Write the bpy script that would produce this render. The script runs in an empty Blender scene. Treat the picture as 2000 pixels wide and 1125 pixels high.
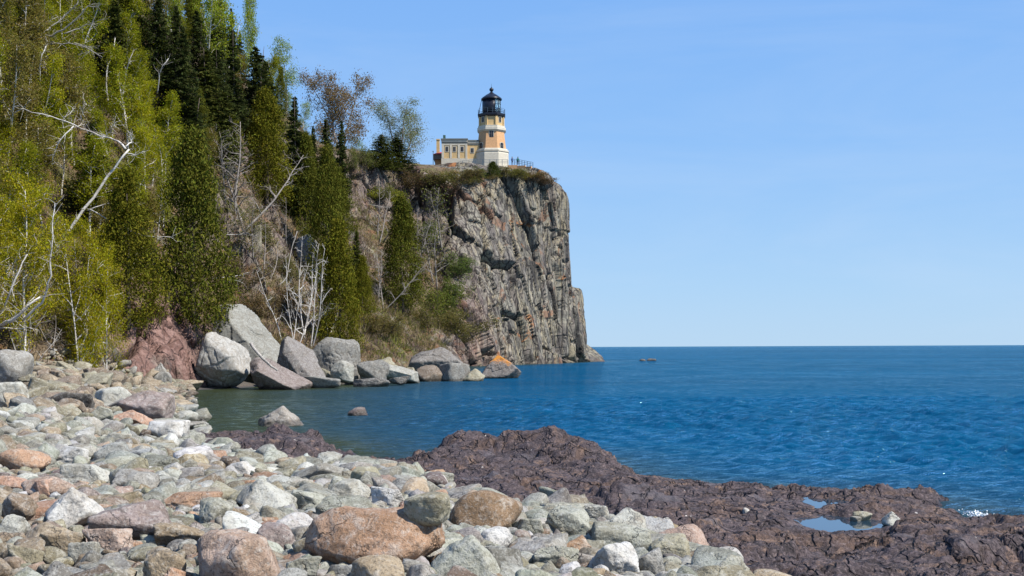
import bpy, bmesh, math, random
import numpy as np
from mathutils import Vector, Matrix
from mathutils.bvhtree import BVHTree

random.seed(7); RNG = np.random.default_rng(7)
C = bpy.context.scene.collection
SC = bpy.context.scene

# ------------------------------------------------------------------ camera, sky, sun
FPX, HC, HCAM, TH = 2356.0, 678.0, 3.2, 0.0042      # focal length and horizon in photo pixels, eye height, roll
cam_d = bpy.data.cameras.new("camera"); cam = bpy.data.objects.new("camera", cam_d); C.objects.link(cam)
cam_d.sensor_width = 36; cam_d.lens = FPX / 2000 * 36; cam_d.shift_y = (HC - 562.5) / 2000
cam_d.clip_start = 0.1; cam_d.clip_end = 120000
_r = Vector((1, 0, -TH)).normalized(); _u = Vector((TH, 0, 1)).normalized()
cam.matrix_world = Matrix(((_r.x, _u.x, 0, 0), (_r.y, _u.y, -1, 0), (_r.z, _u.z, 0, HCAM), (0, 0, 0, 1)))
SC.camera = cam
SUN_EL, SUN_AZ = math.radians(50), math.radians(116)   # azimuth clockwise from +Y
w = bpy.data.worlds.new("World"); SC.world = w; w.use_nodes = True
nt = w.node_tree; nt.nodes.clear()
sky = nt.nodes.new('ShaderNodeTexSky'); sky.sky_type = 'NISHITA'; sky.sun_disc = False
sky.sun_elevation = SUN_EL; sky.sun_rotation = SUN_AZ; sky.air_density = 1.0; sky.dust_density = 0.3; sky.ozone_density = 3.0
tc = nt.nodes.new('ShaderNodeTexCoord'); sx = nt.nodes.new('ShaderNodeSeparateXYZ'); cr = nt.nodes.new('ShaderNodeValToRGB')
nt.links.new(tc.outputs['Generated'], sx.inputs[0]); nt.links.new(sx.outputs[2], cr.inputs[0])
e = cr.color_ramp.elements; e[0].position = 0.0; e[0].color = (.47, .69, .93, 1); e[1].position = 1.0; e[1].color = (.10, .27, .72, 1)
for ps, cc in ((.05, (.405, .65, .95, 1)), (.16, (.285, .545, .965, 1)), (.30, (.215, .465, .95, 1))): x = e.new(ps); x.color = cc
wn = nt.nodes.new('ShaderNodeTexNoise'); wn.inputs['Scale'].default_value = 2.2; wn.inputs['Detail'].default_value = 6; wn.inputs['Roughness'].default_value = .6; wn.inputs['Distortion'].default_value = .6
wm = nt.nodes.new('ShaderNodeVectorMath'); wm.operation = 'MULTIPLY'; wm.inputs[1].default_value = (1, 1, 5.5)
nt.links.new(tc.outputs['Generated'], wm.inputs[0]); nt.links.new(wm.outputs[0], wn.inputs[0])
wr_ = nt.nodes.new('ShaderNodeMapRange'); wr_.inputs[1].default_value = .45; wr_.inputs[2].default_value = .8; wr_.inputs[3].default_value = 0; wr_.inputs[4].default_value = .28
nt.links.new(wn.outputs[0], wr_.inputs[0])
cl = nt.nodes.new('ShaderNodeMix'); cl.data_type = 'RGBA'; cl.inputs[7].default_value = (.62, .76, .97, 1)      # thin high cirrus veil
nt.links.new(wr_.outputs[0], cl.inputs[0]); nt.links.new(cr.outputs[0], cl.inputs[6])
sc_ = nt.nodes.new('ShaderNodeVectorMath'); sc_.operation = 'SCALE'; sc_.inputs[3].default_value = 1 / .13
nt.links.new(cl.outputs[2], sc_.inputs[0])
mul = nt.nodes.new('ShaderNodeMix'); mul.data_type = 'RGBA'; mul.inputs[0].default_value = .9
bg = nt.nodes.new('ShaderNodeBackground'); bg.inputs[1].default_value = 0.085
wo = nt.nodes.new('ShaderNodeOutputWorld')
nt.links.new(sky.outputs[0], mul.inputs[6]); nt.links.new(sc_.outputs[0], mul.inputs[7]); nt.links.new(mul.outputs[2], bg.inputs[0]); nt.links.new(bg.outputs[0], wo.inputs[0])
sl = bpy.data.lights.new("sun", 'SUN'); sun = bpy.data.objects.new("sun", sl); C.objects.link(sun)
sl.energy = 5.0; sl.angle = math.radians(0.5); sl.color = (1.0, 0.95, 0.87)
sdir = Vector((math.sin(SUN_AZ) * math.cos(SUN_EL), math.cos(SUN_AZ) * math.cos(SUN_EL), math.sin(SUN_EL)))
sun.rotation_euler = sdir.to_track_quat('Z', 'Y').to_euler()
SC.view_settings.view_transform = 'Standard'; SC.view_settings.look = 'None'
SC.view_settings.exposure = 0.62; SC.view_settings.gamma = 1.0

# ------------------------------------------------------------------ picture <-> world
def ray(px, py):
    u = (px - 1000) / FPX; v = (HC - py) / FPX
    return u + TH * v, v - TH * u                     # x and z per metre of y
def at(px, py, Y):
    x, z = ray(px, py); return np.array([x * Y, Y, HCAM + z * Y])
def at_z(px, Y, z):                                   # a point over pixel column px, depth Y, height z
    v = (z - HCAM) / Y; return np.array([((px - 1000) / FPX + TH * v) * Y, Y, z])
def on_z(px, py, z):
    x, k = ray(px, py); Y = (z - HCAM) / k; return np.array([x * Y, Y, z])
def proj(p):
    x = p[0] / p[1]; z = (p[2] - HCAM) / p[1]
    return 1000 + FPX * (x - TH * z), HC - FPX * (z + TH * x)

def inpoly(px, py, poly):
    ins = np.zeros(np.shape(px), bool); n = len(poly)
    for i in range(n):
        (x1, y1), (x2, y2) = poly[i], poly[(i + 1) % n]
        ins ^= ((y1 > py) != (y2 > py)) & (px < (x2 - x1) * (py - y1) / (y2 - y1 + 1e-12) + x1)
    return ins
def projv(P):
    x = P[:, 0] / P[:, 1]; z = (P[:, 2] - HCAM) / P[:, 1]; return 1000 + FPX * (x - TH * z), HC - FPX * (z + TH * x)

# ------------------------------------------------------------------ noise in numpy
def _h(i, j, k, s):
    n = (i.astype(np.int64) * 374761393 + j.astype(np.int64) * 668265263 + k.astype(np.int64) * 2147483647 + s * 974634777) & 0xffffffff
    n = ((n ^ (n >> 13)) * 1274126177) & 0xffffffff
    n = ((n ^ (n >> 16)) * 2246822519) & 0xffffffff
    return ((n ^ (n >> 15)) & 0xffffff) / float(0xffffff)
def vnoise(P, seed=0):
    i = np.floor(P).astype(np.int64); f = P - i; f = f * f * f * (f * (f * 6 - 15) + 10)
    o = 0
    for a in (0, 1):
        for b in (0, 1):
            for c in (0, 1):
                wgt = (f[:, 0] if a else 1 - f[:, 0]) * (f[:, 1] if b else 1 - f[:, 1]) * (f[:, 2] if c else 1 - f[:, 2])
                o = o + wgt * _h(i[:, 0] + a, i[:, 1] + b, i[:, 2] + c, seed)
    return o * 2 - 1
def fbm(P, octs=4, seed=0, gain=.5, lac=2.03):
    o = 0; a = 1; s = 0
    for k in range(octs):
        o = o + a * vnoise(P * lac ** k + 17.3 * k, seed + k); s += a; a *= gain
    return o / s
def worley(P, seed=0):
    i = np.floor(P).astype(np.int64); n = len(P)
    d1 = np.full(n, 9.); d2 = np.full(n, 9.); r1 = np.zeros(n)
    for a in (-1, 0, 1):
        for b in (-1, 0, 1):
            for c in (-1, 0, 1):
                x, y, z = i[:, 0] + a, i[:, 1] + b, i[:, 2] + c
                q = np.stack([x + _h(x, y, z, seed), y + _h(x, y, z, seed + 1), z + _h(x, y, z, seed + 2)], 1)
                d = np.linalg.norm(q - P, axis=1); rr = _h(x, y, z, seed + 3)
                m = d < d1
                d2 = np.where(m, d1, np.minimum(d2, d)); r1 = np.where(m, rr, r1); d1 = np.where(m, d, d1)
    return d1, d2, r1
def sstep(a, b, x):
    t = np.clip((x - a) / (b - a), 0, 1); return t * t * (3 - 2 * t)

# ------------------------------------------------------------------ mesh helpers
def mesh_np(name, V, F, mat=None, smooth=True, cols=None, extra=None):
    V = np.ascontiguousarray(V, dtype=np.float32)
    me = bpy.data.meshes.new(name)
    if isinstance(F, np.ndarray):
        k = F.shape[1]; me.vertices.add(len(V)); me.vertices.foreach_set('co', V.ravel())
        me.loops.add(F.size); me.loops.foreach_set('vertex_index', np.ascontiguousarray(F, dtype=np.int32).ravel())
        me.polygons.add(len(F)); me.polygons.foreach_set('loop_start', np.arange(0, F.size, k, dtype=np.int32))
        me.update(calc_edges=True)
    else:
        me.from_pydata([tuple(v) for v in V], [], F); me.update()
    me.polygons.foreach_set('use_smooth', np.full(len(me.polygons), bool(smooth)))
    def attr(nm, c):
        c = np.asarray(c, dtype=np.float32)
        if c.shape[1] == 3: c = np.concatenate([c, np.ones((len(c), 1), np.float32)], 1)
        a = me.attributes.new(nm, 'FLOAT_COLOR', 'POINT'); a.data.foreach_set('color', np.ascontiguousarray(c).ravel())
    if cols is not None: attr('Col', cols)
    for nm, c in (extra or {}).items(): attr(nm, c)
    if mat: me.materials.append(mat)
    return me
def obj(name, me, parent=None, loc=(0, 0, 0), color=None):
    o = bpy.data.objects.new(name, me); C.objects.link(o); o.location = loc
    if parent: o.parent = parent
    if color is not None: o.color = (*color[:3], 1)
    return o
def tag(o, label=None, cat=None, group=None, kind=None):
    if label: o['label'] = label
    if cat: o['category'] = cat
    if group: o['group'] = group
    if kind: o['kind'] = kind
    return o
def empty(name, loc, label=None, cat=None, group=None):
    o = bpy.data.objects.new(name, None); C.objects.link(o); o.location = loc; o.empty_display_size = .2
    return tag(o, label, cat, group)
def copy_tree(root):
    r = root.copy(); C.objects.link(r)
    for ch in list(root.children):
        c = ch.copy(); C.objects.link(c); c.parent = r
        for g in list(ch.children):
            d = g.copy(); C.objects.link(d); d.parent = c
    return r
class Acc:
    def __init__(s): s.V = []; s.F = []; s.n = 0
    def add(s, V, F):
        V = np.asarray(V, float); s.V.append(V); s.F += [tuple(int(i) + s.n for i in f) for f in F]; s.n += len(V); return s
    def box(s, c, d, rot=0):
        c = np.array(c, float); d = np.array(d, float) / 2
        q = np.array([[x, y, z] for z in (-1, 1) for y in (-1, 1) for x in (-1, 1)]) * d
        if rot: cr, sr = math.cos(rot), math.sin(rot); q = q @ np.array([[cr, sr, 0], [-sr, cr, 0], [0, 0, 1]])
        return s.add(q + c, [(0, 2, 3, 1), (4, 5, 7, 6), (0, 1, 5, 4), (2, 6, 7, 3), (0, 4, 6, 2), (1, 3, 7, 5)])
    def tube(s, P, R, n=6):
        P = np.asarray(P, float); R = np.asarray(R, float); m = len(P)
        T = np.gradient(P, axis=0); T /= np.linalg.norm(T, axis=1)[:, None] + 1e-9
        up = np.array([0, 0, 1.]) if abs(T[0][2]) < .9 else np.array([1., 0, 0])
        V = []
        for i in range(m):
            a = np.cross(T[i], up); a /= np.linalg.norm(a) + 1e-9; b = np.cross(T[i], a); 
            ang = np.arange(n) * 2 * math.pi / n
            V.append(P[i] + R[i] * (np.cos(ang)[:, None] * a + np.sin(ang)[:, None] * b))
        F = []
        for i in range(m - 1):
            for k in range(n):
                k2 = (k + 1) % n; F.append((i * n + k, i * n + k2, i * n + n + k2, i * n + n + k))
        F.append(tuple(range(n))[::-1]); F.append(tuple((m - 1) * n + k for k in range(n)))
        return s.add(np.concatenate(V), F)
    def loft(s, rings, n=8, rot=None, c=(0, 0, 0), caps=True):      # rings of (radius to the flat, z), regular n-gon
        rot = math.pi / n if rot is None else rot
        ang = np.arange(n) * 2 * math.pi / n + rot; V = []
        for r, z in rings:
            R = r / math.cos(math.pi / n) if n <= 12 else r
            V.append(np.stack([np.cos(ang) * R + c[0], np.sin(ang) * R + c[1], np.full(n, z + c[2])], 1))
        F = []
        for i in range(len(rings) - 1):
            for k in range(n):
                k2 = (k + 1) % n; F.append((i * n + k, i * n + k2, i * n + n + k2, i * n + n + k))
        if caps: F.append(tuple(range(n))[::-1]); F.append(tuple((len(rings) - 1) * n + k for k in range(n)))
        return s.add(np.concatenate(V), F)
    def mesh(s, name, mat, smooth=False): return mesh_np(name, np.concatenate(s.V), s.F, mat, smooth)
def grid_faces(nr, nc):
    i = np.arange(nr * nc).reshape(nr, nc)
    return np.stack([i[:-1, :-1].ravel(), i[:-1, 1:].ravel(), i[1:, 1:].ravel(), i[1:, :-1].ravel()], 1)

# ------------------------------------------------------------------ materials
def new_mat(name):
    m = bpy.data.materials.new(name); m.use_nodes = True; t = m.node_tree; t.nodes.clear(); return m, t
class N:
    """small node-graph writer"""
    def __init__(s, name):
        s.m, s.t = new_mat(name); s.out = s.t.nodes.new('ShaderNodeOutputMaterial')
    def n(s, typ, **kw):
        x = s.t.nodes.new(typ)
        for k, v in kw.items(): setattr(x, k, v)
        return x
    def put(s, sock, v):
        if hasattr(v, 'is_linked') or isinstance(v, bpy.types.NodeSocket): s.t.links.new(v, sock)
        elif isinstance(v, (tuple, list)) and len(v) == 3 and sock.type == 'RGBA': sock.default_value = (*v, 1)
        else: sock.default_value = v
    def pos(s): return s.n('ShaderNodeNewGeometry').outputs['Position']
    def vmul(s, a, v):
        x = s.n('ShaderNodeVectorMath', operation='MULTIPLY'); s.put(x.inputs[0], a); x.inputs[1].default_value = v; return x.outputs[0]
    def vadd(s, a, b):
        x = s.n('ShaderNodeVectorMath', operation='ADD'); s.put(x.inputs[0], a); s.put(x.inputs[1], b); return x.outputs[0]
    def noise(s, vec, scale, detail=4, rough=.55, dist=0, color=False):
        x = s.n('ShaderNodeTexNoise'); s.put(x.inputs['Vector'], vec); x.inputs['Scale'].default_value = scale
        x.inputs['Detail'].default_value = detail; x.inputs['Roughness'].default_value = rough; x.inputs['Distortion'].default_value = dist
        return x.outputs['Color' if color else 'Fac']
    def voro(s, vec, scale, feature='F1', out='Distance'):
        x = s.n('ShaderNodeTexVoronoi', feature=feature); s.put(x.inputs['Vector'], vec); x.inputs['Scale'].default_value = scale; return x.outputs[out]
    def ramp(s, f, a, b, lo=0., hi=1.):
        x = s.n('ShaderNodeMapRange', interpolation_type='SMOOTHSTEP'); s.put(x.inputs[0], f)
        x.inputs[1].default_value = a; x.inputs[2].default_value = b; x.inputs[3].default_value = lo; x.inputs[4].default_value = hi; return x.outputs[0]
    def mix(s, f, a, b, blend='MIX'):
        x = s.n('ShaderNodeMix', data_type='RGBA', blend_type=blend); s.put(x.inputs[0], f); s.put(x.inputs[6], a); s.put(x.inputs[7], b); return x.outputs[2]
    def math(s, op, a, b=0.):
        x = s.n('ShaderNodeMath', operation=op); s.put(x.inputs[0], a); s.put(x.inputs[1], b); return x.outputs[0]
    def attr(s, nm): return s.n('ShaderNodeAttribute', attribute_name=nm).outputs['Color']
    def sep(s, c):
        x = s.n('ShaderNodeSeparateXYZ'); s.put(x.inputs[0], c); return x.outputs
    def bump(s, h, strength=.5, dist=.1, normal=None):
        x = s.n('ShaderNodeBump'); s.put(x.inputs['Height'], h); x.inputs['Strength'].default_value = strength; x.inputs['Distance'].default_value = dist
        if normal is not None: s.put(x.inputs['Normal'], normal)
        return x.outputs[0]
    def pbr(s, col, rough=.8, normal=None, spec=.3, metal=0.):
        x = s.n('ShaderNodeBsdfPrincipled'); s.put(x.inputs['Base Color'], col); s.put(x.inputs['Roughness'], rough)
        x.inputs['Specular IOR Level'].default_value = spec; x.inputs['Metallic'].default_value = metal
        if normal is not None: s.put(x.inputs['Normal'], normal)
        s.t.links.new(x.outputs[0], s.out.inputs[0]); return x
    def oinfo(s): return s.n('ShaderNodeObjectInfo').outputs
def simple(name, col, rough=.6, var=.12, scale=2.5, metal=0., bump=.0):
    g = N(name); p = g.pos(); f = g.noise(p, scale, 5)
    c = g.mix(g.ramp(f, .3, .7), tuple(x * (1 - var) for x in col), tuple(min(1, x * (1 + var)) for x in col))
    g.pbr(c, rough, g.bump(g.noise(p, scale * 6, 3), .4, bump) if bump else None, .3, metal); return g.m
def rock_mat(name, use_attr=False):
    g = N(name); oi = g.oinfo()
    base = g.attr('Col') if use_attr else oi['Color']
    p = g.pos()
    if not use_attr:
        cmb = g.n('ShaderNodeCombineXYZ'); g.put(cmb.inputs[0], g.math('MULTIPLY', oi['Random'], 37.)); g.put(cmb.inputs[1], g.math('MULTIPLY', oi['Random'], 91.))
        p = g.vadd(p, cmb.outputs[0])
    n1 = g.noise(p, 1.7, 7, .68, .9); n2 = g.noise(p, 8., 6, .72, .4); n3 = g.noise(p, 38., 4, .75)
    c = g.mix(g.ramp(n1, .40, .60), g.mix(1., base, (.70, .66, .61), 'MULTIPLY'), base)
    c = g.mix(g.math('MULTIPLY', g.ramp(n2, .50, .62), .65), c, g.mix(.55, base, (.46, .45, .41)))       # pale mineral / lichen crust
    c = g.mix(g.math('MULTIPLY', g.ramp(g.noise(p, 4.5, 7, .75, 1.2), .54, .64), .75), c, g.mix(.65, base, (.045, .04, .036)))  # dark stain
    c = g.mix(g.math('MULTIPLY', g.ramp(g.noise(p, 2.4, 6, .7, .8), .60, .68), .55), c, g.mix(.5, base, (.26, .17, .09)))  # rusty stain
    c = g.mix(g.math('MULTIPLY', g.ramp(n3, .53, .64), .7), c, g.mix(.8, base, (.03, .028, .026)))       # dark mineral specks
    c = g.mix(g.math('MULTIPLY', g.ramp(n3, .45, .36), .35), c, (.46, .45, .42))
    ck = g.voro(g.vadd(p, g.vmul(g.noise(p, 1.5, 5, .65, color=True), (.9, .9, .9))), .75, 'DISTANCE_TO_EDGE')
    crk = g.math('MULTIPLY', g.ramp(ck, .011, .0), g.ramp(n1, .40, .55)); c = g.mix(g.math('MULTIPLY', crk, .5), c, (.03, .026, .022))
    z = g.sep(g.pos())[2]
    wet = g.ramp(g.math('ADD', z, g.math('MULTIPLY', n1, .45)), .56, .36)
    c = g.mix(g.math('MULTIPLY', wet, .8), c, g.mix(1., c, (.30, .28, .26), 'MULTIPLY'))
    h = g.math('ADD', g.math('ADD', g.math('MULTIPLY', n2, 1.), g.math('MULTIPLY', n3, .4)), g.math('MULTIPLY', crk, -.4))
    g.pbr(c, g.math('SUBTRACT', .88, g.math('MULTIPLY', wet, .45)), g.bump(h, .9, .045), .2); return g.m
def leaf_mat(name, trans=.35):
    g = N(name); oi = g.oinfo(); c = g.mix(1., g.attr('Col'), oi['Color'], 'MULTIPLY')
    d = g.n('ShaderNodeBsdfDiffuse'); g.put(d.inputs[0], c)
    t = g.n('ShaderNodeBsdfTranslucent'); g.put(t.inputs[0], g.mix(1., c, (1.0, 1.0, .55), 'MULTIPLY'))
    m = g.n('ShaderNodeMixShader'); m.inputs[0].default_value = trans
    g.t.links.new(d.outputs[0], m.inputs[1]); g.t.links.new(t.outputs[0], m.inputs[2]); g.t.links.new(m.outputs[0], g.out.inputs[0]); return g.m
def birch_mat():
    g = N('birch_bark'); p = g.pos(); q = g.vmul(p, (3, 3, 14))
    c = g.mix(g.ramp(g.noise(q, 1., 4, .6), .56, .66), (.54, .51, .47), (.06, .05, .045))
    c = g.mix(g.ramp(g.noise(p, .8, 3), .45, .7), c, g.mix(1., c, (.62, .58, .55), 'MULTIPLY')); g.pbr(c, .75); return g.m
M = {}
M['rock'] = rock_mat('stone'); M['rockstuff'] = rock_mat('small_stone', True)
M['leaf'] = leaf_mat('leaves', .5); M['needle'] = leaf_mat('needles', .2); M['twig'] = leaf_mat('twigs', .1)
M['birch'] = birch_mat(); M['bark'] = simple('bark', (.075, .058, .045), .9, .4, 5); M['greybark'] = simple('grey_bark', (.21, .185, .165), .85, .35, 5)
M['deadwood'] = simple('dead_wood', (.33, .305, .275), .8, .25, 6)

# ------------------------------------------------------------------ ground: shoreline, beach and shelf height fields
SHORE = np.array([(40, 14), (14, 19.5), (9.4, 22.2), (9.0, 23.6), (7.9, 26.5), (5.7, 27.2), (3.7, 28.8), (2.9, 31.0), (2.6, 34), (1.6, 36.5), (0, 37.5), (-1.8, 36),
                  (-2.5, 32), (-3.2, 32), (-4.1, 32.5), (-4.9, 33.2), (-5.0, 36), (-6.2, 39.5), (-8.4, 42), (-10.6, 43.5), (-12.4, 46), (-14.8, 55), (-18, 66), (-21.5, 80), (-24.7, 93),
                  (-21, 94), (-17, 99), (-13, 108), (-9, 119), (-7, 140), (-6, 185), (-4, 207), (3, 220), (12, 242), (21, 268), (5, 320), (-90, 420), (-160, 200), (-80, 0), (0, -30), (40, -10)], float)
def sdist(P):
    """signed distance to the shoreline, positive on land"""
    A = SHORE; B = np.roll(SHORE, -1, 0); best = np.full(len(P), 1e9); ins = np.zeros(len(P), bool)
    for a, b in zip(A, B):
        ab = b - a; t = np.clip(((P - a) @ ab) / (ab @ ab), 0, 1); d = np.linalg.norm(P - (a + t[:, None] * ab), axis=1)
        best = np.minimum(best, d)
        cr = ((a[1] > P[:, 1]) != (b[1] > P[:, 1]))
        with np.errstate(divide='ignore', invalid='ignore'):
            xi = (b[0] - a[0]) * (P[:, 1] - a[1]) / (b[1] - a[1] + 1e-12) + a[0]
        ins ^= cr & (P[:, 0] < xi)
    return np.where(ins, best, -best)
_ctl = [on_z(*c) for c in [(-300, 1125, 1.6), (0, 1125, 1.5), (400, 1125, 1.45), (800, 1125, 1.4), (1150, 1125, 1.2), (1400, 1125, .95), (1560, 1125, .75), (2000, 1125, .15), (2400, 1125, .0),
        (-300, 1000, 1.5), (0, 1000, 1.35), (400, 1000, 1.2), (800, 1000, .98), (1000, 1000, .78), (1150, 1010, .6), (1500, 1000, .1),
        (0, 920, 1.2), (300, 920, .9), (600, 920, .4), (760, 925, .12), (900, 930, .1), (0, 860, 1.1), (200, 860, .66), (340, 860, .3), (420, 865, .12),
        (700, 895, -.3), (500, 830, -.6), (500, 790, -1), (800, 770, -1.6), (1200, 890, -.9), (1700, 920, -.9), (1000, 840, -1.2), (2000, 980, -.6)]]
_ctl += [at(*c) for c in [(-300, 800, 36), (-300, 740, 56), (0, 800, 38), (200, 810, 45), (330, 815, 52), (372, 800, 61.5), (0, 745, 60), (150, 722, 78), (250, 740, 85), (340, 750, 90), (388, 757, 95), (450, 740, 100)]]
_ctl = np.array(_ctl)
def _uv(P): return np.stack([P[:, 0] / P[:, 1] * 3.0, np.log(P[:, 1])], 1)
def _phi(d): return np.where(d > 0, d * d * np.log(d + 1e-9), 0)
_cu = _uv(_ctl); _K = _phi(np.linalg.norm(_cu[:, None] - _cu[None], axis=2)) + np.eye(len(_cu)) * .004
_Q = np.c_[np.ones(len(_cu)), _cu]; _A = np.block([[_K, _Q], [_Q.T, np.zeros((3, 3))]])
_W = np.linalg.solve(_A, np.r_[_ctl[:, 2], 0, 0, 0])
def beach_z(P):
    u = _uv(P); k = _phi(np.linalg.norm(u[:, None] - _cu[None], axis=2))
    return np.clip(k @ _W[:-3] + np.c_[np.ones(len(u)), u] @ _W[-3:], -2.5, 4.5)
def g2(P, c, rx, ry, p=2.): return np.exp(-((np.abs((P[:, 0] - c[0]) / rx)) ** p + (np.abs((P[:, 1] - c[1]) / ry)) ** p))
POOLS = [(on_z(1618, 985, .2), .36, .75, .2), (on_z(1645, 1026, .2), .70, .85, .2)]
def shelf_z(P):
    d = sdist(P)
    z = np.where(d > 0, .36 * (1 - np.exp(-d / .8)) + .010 * np.clip(d, 0, 12), np.clip(d * .55, -2.5, 0))
    z = z - .08
    z += .38 * g2(P, (-.5, 34.2), 2.0, 3.2, 6) + .30 * g2(P, (1.75, 33), 1.0, 2.2, 6) + .14 * g2(P, (-1.6, 32), .9, 2.) + .16 * g2(P, (8., 24.8), 1.5, 1.0)
    z += .30 * g2(P, (-6.9, 36.3), 1.5, 2.2, 3) + .10 * g2(P, (-9.4, 41), 1.7, 2.2)
    z += .22 * g2(P, (6.2, 16.3), 1.2, 1.0) + .10 * g2(P, (4, 14), 3, 2)
    for c, rx, ry, pz in POOLS:
        k = g2(P, c[:2], rx * 1.5, ry * 1.5, 4); z = z * (1 - k) + (pz + .05) * k; z -= .13 * g2(P, c[:2], rx, ry, 6)
    return z
def ground_hit(px, py, which='both'):
    """first place where the sight line through a pixel meets the beach or the rock shelf"""
    x, k = ray(px, py); Y = np.exp(np.linspace(math.log(5.), math.log(115.), 1500)); P = np.stack([x * Y, Y], 1)
    g = beach_z(P)
    if which == 'both': g = np.maximum(g, shelf_z(P))
    hit = np.nonzero(HCAM + k * Y <= np.maximum(g, 0.0))[0]
    i = hit[0] if len(hit) else 1499
    return np.array([P[i, 0], P[i, 1], max(g[i], 0.0)])

# beach bed
yr = np.exp(np.linspace(math.log(4.), math.log(112.), 330)); ur = np.linspace(-.95, .62, 420)
Yg, Ug = np.meshgrid(yr, ur, indexing='ij'); P2 = np.stack([(Ug * Yg).ravel(), Yg.ravel()], 1)
zb = beach_z(P2) - .10 - .13 * sstep(22, 14, P2[:, 1]); a_, b_ = projv(np.c_[P2, zb + .1]); BED = [(-9000, 9000), (-9000, 650), (60, 650), (380, 700), (376, 850), (470, 882), (560, 905), (700, 915), (800, 922), (870, 945), (905, 980), (1020, 992), (1110, 988), (1200, 1015), (1345, 1075), (1420, 1112), (1500, 1190), (1700, 1500), (4000, 9000)]
bed_in = inpoly(a_, b_, BED); zb = np.where(bed_in | (P2[:, 1] > 40), zb, zb - .6); P3 = np.c_[P2, zb]
zb = zb + .05 * fbm(P3 * 2.3, 4, 3)
g = N('beach_gravel'); p = g.pos(); v = g.voro(p, 14., 'F1', 'Color'); vd = g.voro(p, 14.); s = g.sep(v)
c = g.mix(s[0], (.06, .056, .05), (.14, .14, .12)); c = g.mix(g.ramp(s[1], .75, .8), c, (.22, .14, .09)); c = g.mix(g.ramp(vd, .35, .7), c, (.06, .055, .05))
c = g.mix(g.ramp(g.noise(p, .5, 3), .5, .7), c, g.mix(1., c, (.75, .68, .62), 'MULTIPLY'))
z = g.sep(p)[2]; c = g.mix(g.ramp(z, .12, .02), c, (.05, .047, .05))
g.pbr(c, .85, g.bump(vd, .8, .04)); M['gravel'] = g.m
tag(obj('beach', mesh_np('beach', np.c_[P2, zb], grid_faces(330, 420), g.m)), kind='structure')

# purple lava shelf
yr = np.exp(np.linspace(math.log(7.), math.log(50.), 620)); ur = np.linspace(-.42, .75, 760)
Yg, Ug = np.meshgrid(yr, ur, indexing='ij'); P2 = np.stack([(Ug * Yg).ravel(), Yg.ravel()], 1)
z0 = shelf_z(P2); P3 = np.c_[P2, z0 * 1.5]
wp = P3 + .35 * np.stack([fbm(P3 * 1.1, 3, 50), fbm(P3 * 1.1, 3, 60), np.zeros(len(P3))], 1)
d1, d2, rr = worley(wp * np.array([.42, .55, .5]), 11); e1, e2, er = worley(wp * np.array([1.3, 1.8, 1.6]) + 3, 21); h1, h2, hr = worley(wp * np.array([4.5, 6.5, 5]) + 9, 31)
calm = np.ones(len(P2))
for cc, rx, ry, pz in POOLS: calm *= 1 - .97 * g2(P2, cc[:2], rx * 1.15, ry * 1.2, 4)
mound = np.clip(g2(P2, (-.1, 34), 3.2, 3.6, 3) + g2(P2, (-6.9, 37), 2.4, 3.2, 3), 0, 1)
big_ = fbm(P3 * np.array([.45, .6, .5]), 5, 5, .58); tilt = .10 * big_ + .11 * vnoise(P3 * np.array([.9, 1.3, 1.]), 7) + .02 * P3[:, 0]
st = tilt / .085; fl = np.floor(st); tr_ = (fl + sstep(.72, 1.0, st - fl)) * .085                       # flat-topped ledges with short risers
dz = .20 * big_ + 1.25 * (tr_ - .02 * P3[:, 0]) + .10 * (rr - .5) - .08 * (1 - sstep(0, .03, d2 - d1)) + .085 * (er - .5) - .02 * (1 - sstep(0, .05, e2 - e1)) + .012 * (hr - .5) - .012 * (1 - sstep(0, .12, h2 - h1)) + .05 * fbm(P3 * 4.5, 5, 9, .7) + .032 * fbm(P3 * 10., 3, 39, .7) - .05 * np.clip(fbm(P3 * 1.8, 3, 15) - .15, 0, 1) * 2
rug = sstep(.05, .5, fbm(P3 * .35, 3, 19)); dz += rug * (.10 * (er - .5) + .05 * (hr - .5) + .06 * fbm(P3 * 6, 4, 29, .7))
z1 = z0 + dz * calm * (1 + .5 * mound)
a_, b_ = projv(np.c_[P2, np.maximum(z0, beach_z(P2))])
inb = inpoly(a_, b_ + 14, [(-9000, 9000), (-9000, 780), (376, 865), (470, 895), (560, 920), (700, 930), (800, 940), (868, 962), (900, 1000), (1020, 1015), (1110, 1010), (1200, 1040), (1320, 1090), (1390, 1125), (1470, 1190), (1700, 1500), (4000, 9000)])
z1 = np.where(inb & (P2[:, 1] < 36), np.minimum(z1, beach_z(P2) - .12), z1)
XY = P2 + .05 * np.stack([fbm(P3 * 3.1, 3, 70), fbm(P3 * 3.1, 3, 80)], 1)
g = N('purple_lava'); p = g.pos(); n1 = g.noise(p, .7, 6, .65, .8); n2 = g.noise(p, 4., 6, .7, .5); n3 = g.noise(p, 22., 4, .7)
c = g.mix(g.ramp(n2, .3, .7), (.032, .025, .027), (.104, .078, .080))
c = g.mix(g.math('MULTIPLY', g.ramp(n1, .52, .62), .7), c, (.115, .070, .048))
c = g.mix(g.math('MULTIPLY', g.ramp(g.noise(p, 1.6, 5, .7, 1.5), .55, .64), .7), c, (.215, .140, .100))
c = g.mix(g.math('MULTIPLY', g.ramp(g.noise(p, 2.6, 5, .7, .6), .56, .70), .8), c, (.03, .022, .024))
c = g.mix(g.math('MULTIPLY', g.ramp(n3, .52, .62), .75), c, (.022, .018, .018)); c = g.mix(g.math('MULTIPLY', g.ramp(n3, .46, .36), .5), c, (.22, .175, .17))
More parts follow.
